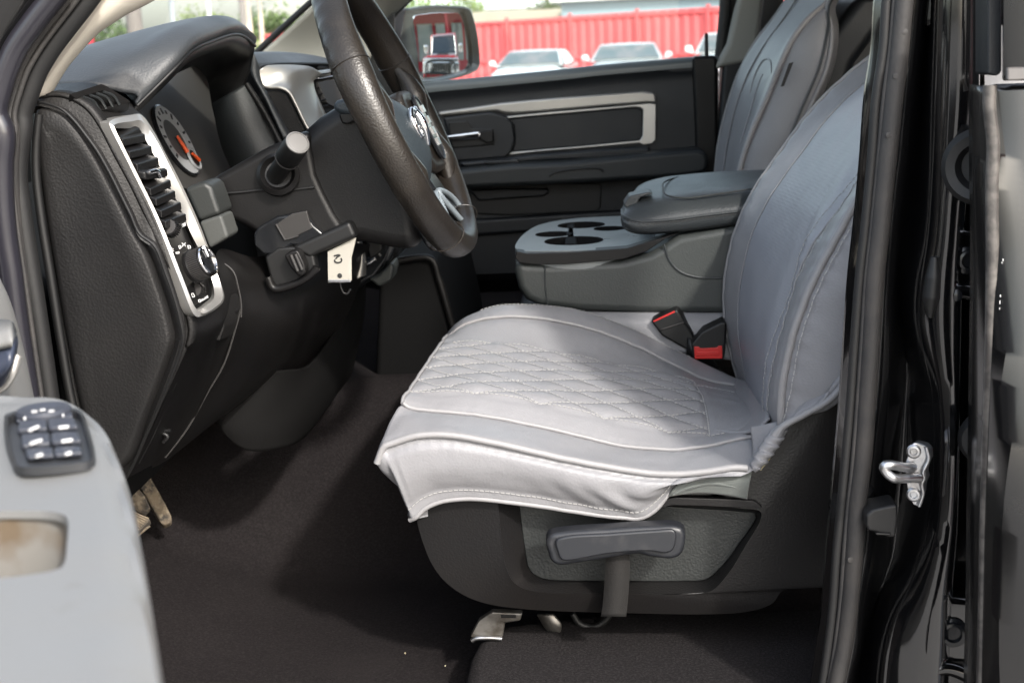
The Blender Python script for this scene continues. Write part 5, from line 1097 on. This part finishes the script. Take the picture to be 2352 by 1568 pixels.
roof = prism('roof', [Vector((-.12,.14,1.96)), Vector((.1,.12,2.02)), Vector((1.0,.12,2.03)), Vector((1.45,.14,1.98)), Vector((1.45,.14,1.93)), Vector((1.0,.12,1.94)), Vector((.1,.12,1.93)), Vector((-.12,.14,1.92))], M['paint'], truck, d=(0,1.58,0), bw=.02)
prism('headliner', [Vector((-.10,.2,1.915)), Vector((1.4,.2,1.925)), Vector((1.4,.2,1.905)), Vector((-.10,.2,1.895))], M['stone'], truck, d=(0,1.46,0), bw=.004)
prism('pillar_upper', [Vector((.28,.135,1.50)), Vector((.42,.135,1.50)), Vector((.46,.15,1.96)), Vector((.36,.15,1.96))], M['paint'], bp_, d=(0,.05,0), bw=.01)
prism('rear_window_pillar', [Vector((.40,-.005,1.45)), Vector((.50,-.005,1.45)), Vector((.55,.10,1.96)), Vector((.45,.10,1.96))], M['paint'], rd, d=(0,.03,0), bw=.01)
prism('door_opening_rail', [Vector((-.30,.12,1.86)), Vector((1.2,.12,1.89)), Vector((1.2,.13,1.96)), Vector((-.20,.13,1.95))], M['paint'], truck, d=(0,.06,0), bw=.01)
prism('cab_rear_wall', [Vector((1.25,.10,.7)), Vector((1.25,.10,1.45)), Vector((1.45,.14,1.96)), Vector((1.50,.14,1.96)), Vector((1.32,.10,1.45)), Vector((1.32,.10,.7))], M['trim_dark'], truck, d=(0,1.62,0), bw=.01)
prism('firewall', [Vector((-1.0,.10,.65)), Vector((-1.0,.10,1.38)), Vector((-1.04,.10,1.38)), Vector((-1.04,.10,.65))], M['black'], truck, d=(0,1.65,0), bw=0)
box('far_body_side', (.2, 1.84, .95), (2.4, .06, .62), M['paint'], truck, bw=.02)
prism('rear_far_side', [Vector((.48,1.76,1.25)), Vector((1.4,1.76,1.25)), Vector((1.4,1.70,1.95)), Vector((.50,1.70,1.95))], M['trim_dark'], truck, d=(0,.06,0), bw=.01)
box('rear_door_inner', (.88, .12, 1.02), (.80, .06, .78), M['trim_dark'], truck, bw=.02)
box('cowl_panel', (-.88,.93,1.12), (.44,1.80,.28), M['paint'], truck, bw=.04, seg=4)
box('front_fender', (-1.45,.02,.98), (1.75,.16,.52), M['paint'], truck, bw=.05, seg=5)
box('engine_hood', (-1.75, .93, 1.22), (1.35, 1.7, .10), M['paint'], truck, bw=.045, seg=5)
box('front_body', (-1.75, .93, .88), (1.40, 1.86, .58), M['paint'], truck, bw=.06, seg=5)
# ------------------------------------------------------------------ white key tag hanging under the column
kt = tag(empty('key_tag', P(780,600,.47)), 'white card key tag with handwritten letters hanging under the steering column', 'key tag')
prism('card', at([(752,577),(815,546),(804,592),(804,645),(753,650)], .41), M['card'], kt, d=(.002,.002,0), bw=.0006)
bm = bmesh.new()
for s in ([(62,206),(100,200),(84,214),(72,226)], [(62,206),(60,206)], [(66,232),(66,243),(80,252),(108,247),(112,232),(108,222)], [(100,200),(98,208)]):
    tube_bm([P(*q,.4092) for q in R5(s)], .0009, n=12, k=6, bm=bm)
fin(bm, 'handwriting', M['ink'], kt)
lathe('punch_hole', P(*R5([(99,340)])[0], .4092), (0,-1,0), [(.003,0),(0,.0004)], M['ink'], kt, 16)
prism('metal_clip', at(R5([(20,368),(172,368),(172,385),(110,388),(20,385)]), .409), M['steel'], kt, d=(0,.003,0), bw=.0006)
tube('key_ring', at(R5([(100,385),(108,420),(125,455),(150,460),(170,430)]), .43), .0016, M['black'], kt, n=24)
K = 1.0
# ================================================================== the lot outside
def mesh_plane(name, x0, x1, y0, y1, z, m):
    bm = bmesh.new(); vs = [bm.verts.new((x,y,z)) for x,y in ((x0,y0),(x1,y0),(x1,y1),(x0,y1))]; bm.faces.new(vs); return fin(bm, name, m, smooth=False)
gm = mat('sun bleached asphalt', (.30,.29,.275), .9, vary=[(.35,.35,.7,(.36,.345,.325)), (9,.4,.7,(.26,.25,.24)), (60,.45,.7,(.33,.32,.30))], bump=('n',40,.4,.01))
tag(mesh_plane('ground', -400, 400, -300, 600, 0, gm), kind='structure')
def dirp(x, y, dist):   # a place seen at frame position (x, y), dist metres from the camera along the view
    d = ray(x, y); return CAM + d*(dist/d.dot(FWD))
# ---- red corrugated metal fence
red = mat('red painted sheet metal', (.74,.12,.13), .55, vary=(.8,.35,.75,(.78,.15,.155)))
fa, fb_ = dirp(880,110,52), dirp(1760,80,44); fa.z = fb_.z = 0
fdir = (fb_-fa); flen = fdir.length; fdir.normalize(); fn = Vector((fdir.y,-fdir.x,0)); 
fence = tag(empty('metal_fence', (fa+fb_)/2), 'long red corrugated sheet metal fence behind the parked white cars', 'fence')
def FH(s): return (dirp(1098,59,1)-CAM).z*0 + 2.42 + .12*s/flen
ext0, ext1 = -6, flen+14
bm = bmesh.new(); n = int((ext1-ext0)/.03); vb = []
for i in range(n+1):
    s = ext0+(ext1-ext0)*i/n; ph = (s/.36) % 1; off = .045 if (ph < .34) else (.0 if ph > .5 else .045*(1-(ph-.34)/.16))
    b = fa+fdir*s+fn*off; vb.append((bm.verts.new(b), bm.verts.new(b+Vector((0,0,FH(s))))))
for a, b in zip(vb, vb[1:]): bm.faces.new((a[0],b[0],b[1],a[1]))
fs = fin(bm, 'fence_sheet', red, fence, smooth=False); solid(fs, .01)
for h in (.97, .42):
    bm = box_bm(fa+fdir*(ext0+ext1)/2+fn*.06+Vector((0,0,FH(flen/2)*h)), ((ext1-ext0), .08, .09), None, Matrix((fdir, -fn, Vector((0,0,1)))).transposed()); fin(bm, 'rail', red, fence, smooth=False)
s = ext0+1.2
while s < ext1:
    bm = box_bm(fa+fdir*s+fn*.08+Vector((0,0,FH(s)/2+.05)), (.10,.10,FH(s)+.1), None, Matrix((fdir, -fn, Vector((0,0,1)))).transposed()); fin(bm, 'post', red, fence, smooth=False); s += 2.62
# ---- cars
white_car = mat('white car paint', (.72,.73,.74), .22, coat=1); red_car = mat('red car paint', (.42,.02,.03), .22, coat=1); car_glass = mat('car glass', (.10,.13,.14), .08, coat=1, vary=(2.2,.4,.7,(.22,.20,.20))); tyre = mat('tyre', (.02,.02,.02), .8); lamp = mat('headlamp', (.7,.72,.75), .1, coat=1)
def car(name, label, loc, heading, paint, L=4.6, Wd=1.8, H=1.42, group=None, wagon=0):
    """sedan built about its own origin, nose towards +x"""
    root = empty(name, (0,0,0)); tag(root, label, 'car', group)
    xs = [-.5,-.485,-.40,-.25,-.05,.12,.25,.36,.46,.495,.5]; 
    top = [.50,.66,.70,.71,.72,.72,.70,.66,.58,.48,.36]
    bot = [.36,.22,.2,.2,.2,.2,.2,.2,.2,.22,.34]; wid = [.80,.90,.97,1,1,1,1,.99,.94,.84,.78]
    g = []
    for x, t, b, wv in zip(xs, top, bot, wid):
        hw = Wd/2*wv; prof = [(-hw*.9,b),(-hw,b+.08),(-hw*1.0,(b+t)/2),(-hw*.96,t-.08),(-hw*.82,t*1.005),(0,t*1.03),(hw*.82,t*1.005),(hw*.96,t-.08),(hw*1.0,(b+t)/2),(hw,b+.08),(hw*.9,b)]
        g.append([Vector((x*L, y, z*H/1.0*(1 if 1 else 1))) for y, z in prof])
    rows_ = [cr(r, 24) for r in g]; cols = [cr([r[j] for r in rows_], 40) for j in range(24)]
    body = fin(grid_bm([[cols[j][i] for j in range(24)] for i in range(40)], closed_u=True, cap=True), 'body', paint, root, sharp=60)
    cabx = [(-.40-.06*wagon,.72),(-.22-.12*wagon,.985),(-.05,1.0),(.03,.985),(.20,.73)]
    gg = []
    for x, t in cabx:
        hw = Wd/2*(.97-.26*max(0,(t-.7)/.3)); gg.append([Vector((x*L,-hw,t*H)), Vector((x*L,-hw*.6,t*H*1.008)), Vector((x*L,0,t*H*1.012)), Vector((x*L,hw*.6,t*H*1.008)), Vector((x*L,hw,t*H))])
    gb = [[Vector((p.x,(Wd/2*.96)*(1 if i > 2 else -1 if i < 2 else 0),.70*H)) for i, p in enumerate(r)] for r in gg]
    bm = bmesh.new(); tv = [[bm.verts.new(p) for p in r] for r in gg]; 
    for i in range(4):
        for j in range(4): bm.faces.new((tv[i][j],tv[i][j+1],tv[i+1][j+1],tv[i+1][j]))
    for sgn, j in ((-1,0),(1,4)):
        lo = [bm.verts.new((x*L, sgn*Wd/2*.95, .69*H)) for x, _ in cabx]
        for i in range(4): bm.faces.new((tv[i][j],tv[i+1][j],lo[i+1],lo[i]))
    cab = fin(bm, 'roof', paint, root, sharp=25)
    def pane(nm, pts, d): prism(nm, [Vector(p) for p in pts], car_glass, root, d=d, bw=.004)
    hwt, hwb = Wd/2*.70, Wd/2*.86
    def slope(xa, za, xb, zb, f): return (xa+(xb-xa)*f, za+(zb-za)*f)
    a = slope(.03*L,.985*H,.20*L,.73*H,.10); b = slope(.03*L,.985*H,.20*L,.73*H,.95)
    pane('windshield', [(a[0]+.02,-hwt,a[1]+.02),(a[0]+.02,hwt,a[1]+.02),(b[0]+.02,hwb,b[1]+.02),(b[0]+.02,-hwb,b[1]+.02)], (.012,0,.015))
    a = slope(cabx[1][0]*L,.985*H,cabx[0][0]*L,.72*H,.12); b = slope(cabx[1][0]*L,.985*H,cabx[0][0]*L,.72*H,.9)
    pane('rear_window', [(a[0]-.02,-hwt,a[1]+.02),(a[0]-.02,hwt,a[1]+.02),(b[0]-.02,hwb,b[1]+.02),(b[0]-.02,-hwb,b[1]+.02)], (-.012,0,.015))
    for sg in (-1, 1):
        yt, yb = sg*(Wd/2*.745+.008), sg*(Wd/2*.95+.006)
        pane('side_window', [(cabx[1][0]*L+.06,yt,.95*H),(.02*L,yt,.95*H),(.165*L,yb,.745*H),(cabx[0][0]*L+.22,yb,.745*H)], (0,sg*.006,0))
        mb = prism('door_mirror', [Vector((.145*L,sg*Wd/2*.96,.73*H)), Vector((.145*L,sg*(Wd/2+.17),.76*H)), Vector((.145*L,sg*(Wd/2+.17),.84*H)), Vector((.145*L,sg*(Wd/2+.02),.85*H))], paint, root, d=(.09,0,0), bw=.03)
        prism('headlight', [Vector((.485*L,sg*Wd/2*.55,.44*H)), Vector((.47*L,sg*Wd/2*.90,.46*H)), Vector((.44*L,sg*Wd/2*.96,.53*H)), Vector((.475*L,sg*Wd/2*.6,.52*H))], lamp, root, d=(.03,0,0), bw=.008)
        for wx in (-.31, .315):
            wl = lathe('wheel', Vector((wx*L, sg*(Wd/2-.10), .32)), (0,sg,0), [(0,-.09),(.30,-.09),(.325,-.05),(.325,.07),(.30,.105),(.22,.105)], tyre, root, 28)
            lathe('rim', Vector((wx*L, sg*(Wd/2-.10), .32)), (0,sg,0), [(.225,.10),(.20,.085),(.05,.095),(0,.10)], M['steel'], wl, 20)
    prism('grille', [Vector((.497*L,-.45,.42*H)), Vector((.497*L,.45,.42*H)), Vector((.492*L,.5,.50*H)), Vector((.492*L,-.5,.50*H))], M['black'], root, d=(.02,0,0), bw=.004)
    prism('number_plate', [Vector((-.502*L,-.16,.45*H)), Vector((-.502*L,.16,.45*H)), Vector((-.50*L,.16,.53*H)), Vector((-.50*L,-.16,.53*H))], white_car, root, d=(-.01,0,0), bw=.002)
    for sg in (-1,1): prism('tail_light', [Vector((-.493*L,sg*Wd/2*.62,.52*H)), Vector((-.485*L,sg*Wd/2*.93,.53*H)), Vector((-.47*L,sg*Wd/2*.95,.64*H)), Vector((-.488*L,sg*Wd/2*.62,.64*H))], mat('tail light', (.35,.02,.02), .2, coat=1) if sg < 0 else bpy.data.materials['tail light'], root, d=(-.03,0,0), bw=.006)
    root.location = loc; root.rotation_euler = (0,0,heading); return root
g_ = 'white cars parked along the red fence'
def put(px, dist):
    p = dirp(px, 110, dist); p.z = 0; return p
car('parked_car', 'white car in front of the red fence, nearest the passenger mirror', put(1228,35), rad(-97), white_car, group=g_, Wd=1.82, H=1.40)
car('parked_car', 'white car before the red fence, between the other two parked white cars', put(1441,33.5), rad(-93), mat('silver white car paint', (.60,.62,.64), .25, coat=1), group=g_, Wd=1.86, H=1.47, wagon=.5)
car('parked_car', 'white car beside the rear edge of the passenger window, seen in part only', put(1690,31), rad(-95), white_car, group=g_, Wd=1.95, H=1.62, wagon=1)
car('parked_car', 'red car seen low through the windshield beside the instrument hood', put(608,24), rad(170), red_car, H=1.42, L=4.4)
car('parked_car', 'small white van far behind the red car, through the windshield', put(628,52), rad(172), white_car, H=2.05, L=4.8, wagon=1)
# ---- boxy red off-roader standing behind the truck, seen in the door mirror
sv_l = empty('off_roader', (0,0,0)); tag(sv_l, 'boxy red off-roader with upright slotted grille, reflected in the door mirror', 'off-roader')
def lb(name, c, s_, m, parent=sv_l, bw=.03): return box(name, c, s_, m, parent, bw)
lb('body', (-1.1,0,.95), (4.4,1.86,.72), red_car, bw=.08)
prism('cabin', [Vector((-3.2,-.82,1.28)), Vector((-3.15,-.80,1.92)), Vector((-.75,-.80,1.94)), Vector((-.30,-.82,1.28))], red_car, sv_l, d=(0,1.64,0), bw=.07, seg=4)
prism('windshield', [Vector((-.70,-.66,1.86)), Vector((-.70,.66,1.86)), Vector((-.335,.72,1.36)), Vector((-.335,-.72,1.36))], mat('dark car glass', (.012,.022,.035), .06, coat=.5), sv_l, d=(.03,0,.02), bw=.01)
tube('windshield_frame', [Vector((-.68,-.68,1.88)), Vector((-.68,.68,1.88)), Vector((-.30,.75,1.34)), Vector((-.30,-.75,1.34))], .03, M['steel'], sv_l, n=80, closed=True, smooth=False)
lb('bonnet', (.35,0,1.30), (1.5,1.5,.10), red_car, bw=.04); lb('bonnet_vent', (.42,0,1.357), (.75,.62,.03), M['trim_mid'], bw=.01)
for sg in (-1,1):
    lb('wing', (.35,sg*.84,1.12), (1.5,.22,.30), red_car, bw=.05)
    mr = lb('side_mirror', (-.28,sg*1.06,1.50), (.14,.24,.26), M['chrome'], bw=.05)
    hl = lathe('headlight', Vector((1.11,sg*.66,1.03)), (1,0,0), [(.115,0),(.115,.03),(.10,.035),(.085,.015),(0,.02)], lamp, sv_l, 28)
    lb('indicator', (1.10,sg*.86,.98), (.05,.10,.16), mat('amber lens', (.75,.22,.03), .3) if sg < 0 else bpy.data.materials['amber lens'], bw=.01)
    for wx in (.25,-2.3): 
        wl_ = lathe('wheel', Vector((wx,sg*.80,.40)), (0,sg,0), [(0,-.12),(.36,-.12),(.40,-.06),(.40,.08),(.36,.14),(.24,.14)], tyre, sv_l, 32); lathe('rim', Vector((wx,sg*.80,.40)), (0,sg,0), [(.25,.135),(.2,.10),(.06,.12),(0,.12)], M['steel'], wl_, 20)
gr = lb('grille', (1.11,0,1.04), (.06,1.86,.30), M['chrome'], bw=.02); lb('bonnet_edge', (1.09,0,1.235), (.08,1.80,.10), M['chrome'], bw=.02)
for i in range(7): lb('grille_slot', (1.145,-.39+i*.13,1.04), (.01,.075,.22), M['black'], gr, bw=.003)
lb('bumper', (1.20,0,.68), (.18,1.90,.26), M['dark'], bw=.03)
hoop = tube('bull_bar', [Vector((1.32,-.72,.5)), Vector((1.34,-.72,1.12)), Vector((1.34,-.60,1.2)), Vector((1.34,.60,1.2)), Vector((1.34,.72,1.12)), Vector((1.32,.72,.5))], .032, M['black'], sv_l, n=60)
tube('cross_bar', [Vector((1.33,-.72,.92)), Vector((1.33,.72,.92))], .024, M['black'], hoop, n=6)
for sg in (-1,1): tube('upright', [Vector((1.33,sg*.46,.5)), Vector((1.34,sg*.46,1.2))], .024, M['black'], hoop, n=6)
def look(dist, side=0, z=0):
    p = MC + MOUT*dist; s_ = Vector((0,0,1)).cross(MOUT).normalized(); p = p+s_*side; p.z = z; return p
ang = math.atan2(-MOUT.y, -MOUT.x)
sv_l.location = look(8.2, -.05); sv_l.rotation_euler = (0,0,ang+rad(6))
# ---- red showroom behind it
bw_ = empty('showroom', (0,0,0)); tag(bw_, 'red showroom building with deep fascia and glass front, reflected in the door mirror', 'building')
rp = mat('red render', (.42,.022,.035), .6); dk = mat('dark trim band', (.03,.035,.05), .5); wg = mat('shop glass', (.30,.36,.35), .12, coat=.6)
box('wall', (0,3,2.2), (26,6,4.4), rp, bw_, .02); box('roof', (0,1.2,5.2), (27,9.5,2.2), rp, bw_, .03); box('fascia_band', (0,-3.58,4.12), (27.1,.12,.22), dk, bw_, .01)
for i in range(9):
    wn = box('window', (-11+i*2.6,-.03,1.95), (2.1,.08,2.5), M['stone'], bw_, .01); box('pane', (-11+i*2.6,-.085,1.95), (1.9,.04,2.3), wg, wn, .004)
for i in range(6): box('column', (-12.5+i*5,-3.1,2.05), (.35,.35,4.1), rp, bw_, .01)
prism('awning_end', [Vector((-13.6,-3.5,4.2)), Vector((-13.6,4,4.2)), Vector((-13.6,4,6.3)), Vector((-13.6,-3.5,6.3))], mat('pale red panel', (.62,.20,.20), .6), bw_, d=(-.1,0,0), bw=.01)
bw_.location = look(20, -3.0); bw_.rotation_euler = (0,0,ang+rad(90)+rad(-24))
# ---- buildings over the fence
def house(name, label, px, dist, wdt, dep, hw, hr, wallm, roofm, yaw=0, over=.5):
    r = empty(name, (0,0,0)); tag(r, label, 'building')
    box('wall', (0,0,hw/2), (wdt,dep,hw), wallm, r, .02)
    a, b = wdt/2+over, dep/2+over
    bm = bmesh.new(); e = [bm.verts.new(p) for p in ((-a,-b,hw),(a,-b,hw),(a,b,hw),(-a,b,hw))]; rr = [bm.verts.new((-a+b*.8,0,hw+hr)), bm.verts.new((a-b*.8,0,hw+hr))]
    for f in ((e[0],e[1],rr[1],rr[0]),(e[1],e[2],rr[1]),(e[2],e[3],rr[0],rr[1]),(e[3],e[0],rr[0]),(e[3],e[2],e[1],e[0])): bm.faces.new(f)
    fin(bm, 'roof', roofm, r, smooth=False)
    box('eaves', (0,0,hw-.10), (wdt+2*over-.05,dep+2*over-.05,.18), roofm, r, .02)
    p = dirp(px,110,dist); r.location = (p.x,p.y,0); r.rotation_euler = (0,0,yaw); return r
m_white = mat('white metal roof', (.78,.78,.76), .5); m_blue = mat('blue grey cladding', (.26,.33,.38), .7); m_tan = mat('tan shingle roof', (.40,.33,.25), .85); m_cream = mat('cream wall', (.66,.62,.54), .8)
house('warehouse', 'blue grey warehouse with broad white roof rising behind the red fence', 1880, 66, 24, 14, 3.55, 2.2, m_blue, m_white, rad(-3))
house('house', 'pale tan roofed house showing over the red fence left of the white roof', 1120, 72, 22, 10, 2.2, 1.2, m_cream, m_tan, rad(2))
house('house', 'tall pale building far away above the tan roofed house', 1130, 120, 30, 12, 4.9, 1.2, mat('white wall', (.75,.75,.74), .8), m_white, 0)
house('house', 'low cream building seen far off through the windshield', 668, 95, 8, 6, 3.0, .5, m_cream, m_tan, 0)
# ---- trees, each with trunk, limbs and a leafy crown
bark = mat('bark', (.10,.08,.06), .9); leafs = [mat('foliage %s' % k, c, .7, vary=(1.3,.35,.7,c2)) for k, c, c2 in (('dull green', (.075,.12,.040), (.12,.17,.06)), ('yellow green', (.14,.20,.045), (.20,.26,.07)), ('olive green', (.060,.085,.035), (.10,.125,.05)))]
def tree(label, px, dist, h, r, lm, base=.35, n=900, seed=1):
    rnd = random.Random(seed); p = dirp(px,110,dist); o = empty('tree', (p.x,p.y,0)); tag(o, label, 'tree', 'trees beyond the lot'); L_ = Vector((p.x,p.y,0))
    bm = tube_bm([L_, L_+Vector((.1,.05,h*.3)), L_+Vector((.0,.1,h*.6)), L_+Vector((.1,0,h*.85))], [r*.09,r*.07,r*.045,.02], n=14, k=8)
    for k in range(6):
        a = k*1.05+rnd.random(); z0 = h*(.28+.08*k); tube_bm([L_+Vector((0,0,z0)), L_+Vector((math.cos(a)*r*.35,math.sin(a)*r*.35,z0+h*.12)), L_+Vector((math.cos(a)*r*.7,math.sin(a)*r*.7,z0+h*.2))], [r*.035,r*.02,.01], n=8, k=6, bm=bm)
    fin(bm, 'trunk', bark, o)
    bm = bmesh.new(); cl_ = []
    for k in range(26):
        a = rnd.random()*6.28; zz = rnd.uniform(base,1)*h; rr = r*math.sqrt(max(.05,1-((zz/h-.62)/.45)**2))*rnd.uniform(.25,.95); cl_.append((L_+Vector((math.cos(a)*rr,math.sin(a)*rr,zz)), r*rnd.uniform(.16,.36)))
    for k in range(n*2):
        c, cr_ = rnd.choice(cl_); q = Vector((rnd.gauss(0,1),rnd.gauss(0,1),rnd.gauss(0,.8))); q = c+q*cr_*.62; s_ = r*rnd.uniform(.03,.075)
        u_ = Vector((rnd.gauss(0,1),rnd.gauss(0,1),rnd.gauss(0,1))).normalized(); v_ = u_.orthogonal().normalized()
        bm.faces.new([bm.verts.new(q+u_*s_), bm.verts.new(q+v_*s_*.6), bm.verts.new(q-u_*s_), bm.verts.new(q-v_*s_*.6)])
    fin(bm, 'crown', lm, o, smooth=False, fix=False)
tree('sparse green tree nearest the beige windshield pillar, behind the thick grey pole', 255, 60, 3.3, 2.3, leafs[0], .2, 900, 3)
tree('rounded bright green tree behind the top of the instrument hood', 475, 80, 4.0, 2.4, leafs[1], .25, 1000, 5)
tree('low distant tree between two poles left of the instrument hood', 375, 120, 3.2, 2.6, leafs[0], .1, 700, 9)
tree('dull green tree behind the pale posts right of the instrument hood', 610, 85, 4.0, 3.0, leafs[0], .2, 1000, 12)
tree('green tree at the edge of the far windshield pillar', 690, 85, 3.6, 2.6, leafs[0], .2, 900, 15)
tree('yellow green low tree under the pale posts beside the red car', 570, 60, 2.0, 1.4, leafs[1], .1, 700, 18)
tree('green tree crown rising above the door mirror, left of the mirror top', 960, 90, 4.4, 3.0, leafs[1], .2, 1000, 21)
tree('yellow green tree above the right corner of the door mirror', 1068, 100, 5.2, 2.0, leafs[1], .4, 800, 24)
tree('dark olive tree between the tan roof and the white warehouse roof', 1245, 80, 4.6, 1.8, leafs[2], .3, 1000, 27)
tree('thin olive tree just left of the warehouse ridge', 1330, 92, 5.2, 1.5, leafs[2], .4, 700, 30)
# ---- poles
def pole(label, px, dist, h, r, m, arms=0):
    p = dirp(px,110,dist); o = tag(empty('utility_pole', (p.x,p.y,0)), label, 'pole', 'poles round the lot'); b = Vector((p.x,p.y,0))
    tube('shaft', [b, b+Vector((0,0,h))], [r, r*.75], m, o, n=8, k=12)
    for k in range(arms): fin(box_bm(b+Vector((0,0,h-.5-.9*k)), (1.8,.1,.12)), 'cross_arm', m, o, smooth=False)
pw_ = mat('grey wood', (.25,.22,.20), .9); pw2 = mat('pale wood', (.50,.43,.35), .85); pw3 = mat('grey metal', (.38,.42,.45), .5); pr3 = mat('red paint post', (.50,.03,.05), .5); pw4 = mat('white metal pole', (.75,.74,.72), .5)
pole('thick grey wooden pole standing in the tree near the beige windshield pillar', 314, 38, 9, .24, pw_, 1)
pole('slim blue grey lamp pole between the thick pole and the bright green tree', 403, 50, 10, .10, pw3)
pole('thin white flagpole in front of the bright green tree', 487, 40, 8, .07, pw4)
pole('thin grey pole left of the tan wooden pole, right of the bright green tree', 563, 60, 11, .14, pw_, 1)
pole('tan wooden pole beside the yellow green low tree', 576, 52, 10, .14, pw2, 1)
pole('short pale post in front of the dull green tree', 604, 55, 4.0, .12, pw2)
pole('red steel post beside the beige windshield pillar', 208, 20, 1.95, .085, pr3)
# ================================================================== light and camera
world = bpy.data.worlds.new('World'); SC.world = world; world.use_nodes = True; nt = world.node_tree
sky = nt.nodes.new('ShaderNodeTexSky'); sky.sky_type = 'NISHITA'; sky.sun_disc = False
SUN = Vector((.30,-.46,.40)).normalized()   # towards the sun
sky.sun_elevation = math.asin(SUN.z); sky.sun_rotation = math.atan2(SUN.x, SUN.y)
sky.air_density = 1.2; sky.dust_density = 3.0; sky.ozone_density = 1.0
hz = nt.nodes.new('ShaderNodeHueSaturation'); hz.inputs['Saturation'].default_value = .55; hz.inputs['Value'].default_value = 1.5; nt.links.new(sky.outputs[0], hz.inputs['Color'])
bg = nt.nodes['Background']; nt.links.new(hz.outputs[0], bg.inputs[0]); bg.inputs[1].default_value = .15
sl_ = bpy.data.lights.new('Sun', 'SUN'); sl_.energy = 2.0; sl_.angle = rad(3.0); sl_.color = (1,.955,.89)
so_ = bpy.data.objects.new('Sun', sl_); COL.objects.link(so_); so_.rotation_euler = SUN.to_track_quat('Z','Y').to_euler()
cd = bpy.data.cameras.new('Camera'); co_ = bpy.data.objects.new('Camera', cd); COL.objects.link(co_)
co_.matrix_world = Matrix((RIGHT, UP, -FWD)).transposed().to_4x4(); co_.location = CAM
cd.sensor_width = 22.3; cd.lens = FX/2352*22.3; cd.clip_start = .02; cd.clip_end = 2000
cd.shift_x = 0; cd.shift_y = 0
cd.dof.use_dof = True; cd.dof.focus_distance = 1.50; cd.dof.aperture_fstop = 6.3
SC.camera = co_
SC.view_settings.view_transform = 'Standard'; SC.view_settings.look = 'None'; SC.view_settings.exposure = 1.05; SC.view_settings.gamma = 1
SC.cycles.use_denoising = True; SC.cycles.max_bounces = 10; SC.cycles.transparent_max_bounces = 12; SC.cycles.caustics_reflective = False; SC.cycles.caustics_refractive = False
SC.cycles.sample_clamp_indirect = 8
SC.render.resolution_x, SC.render.resolution_y = 1024, 682
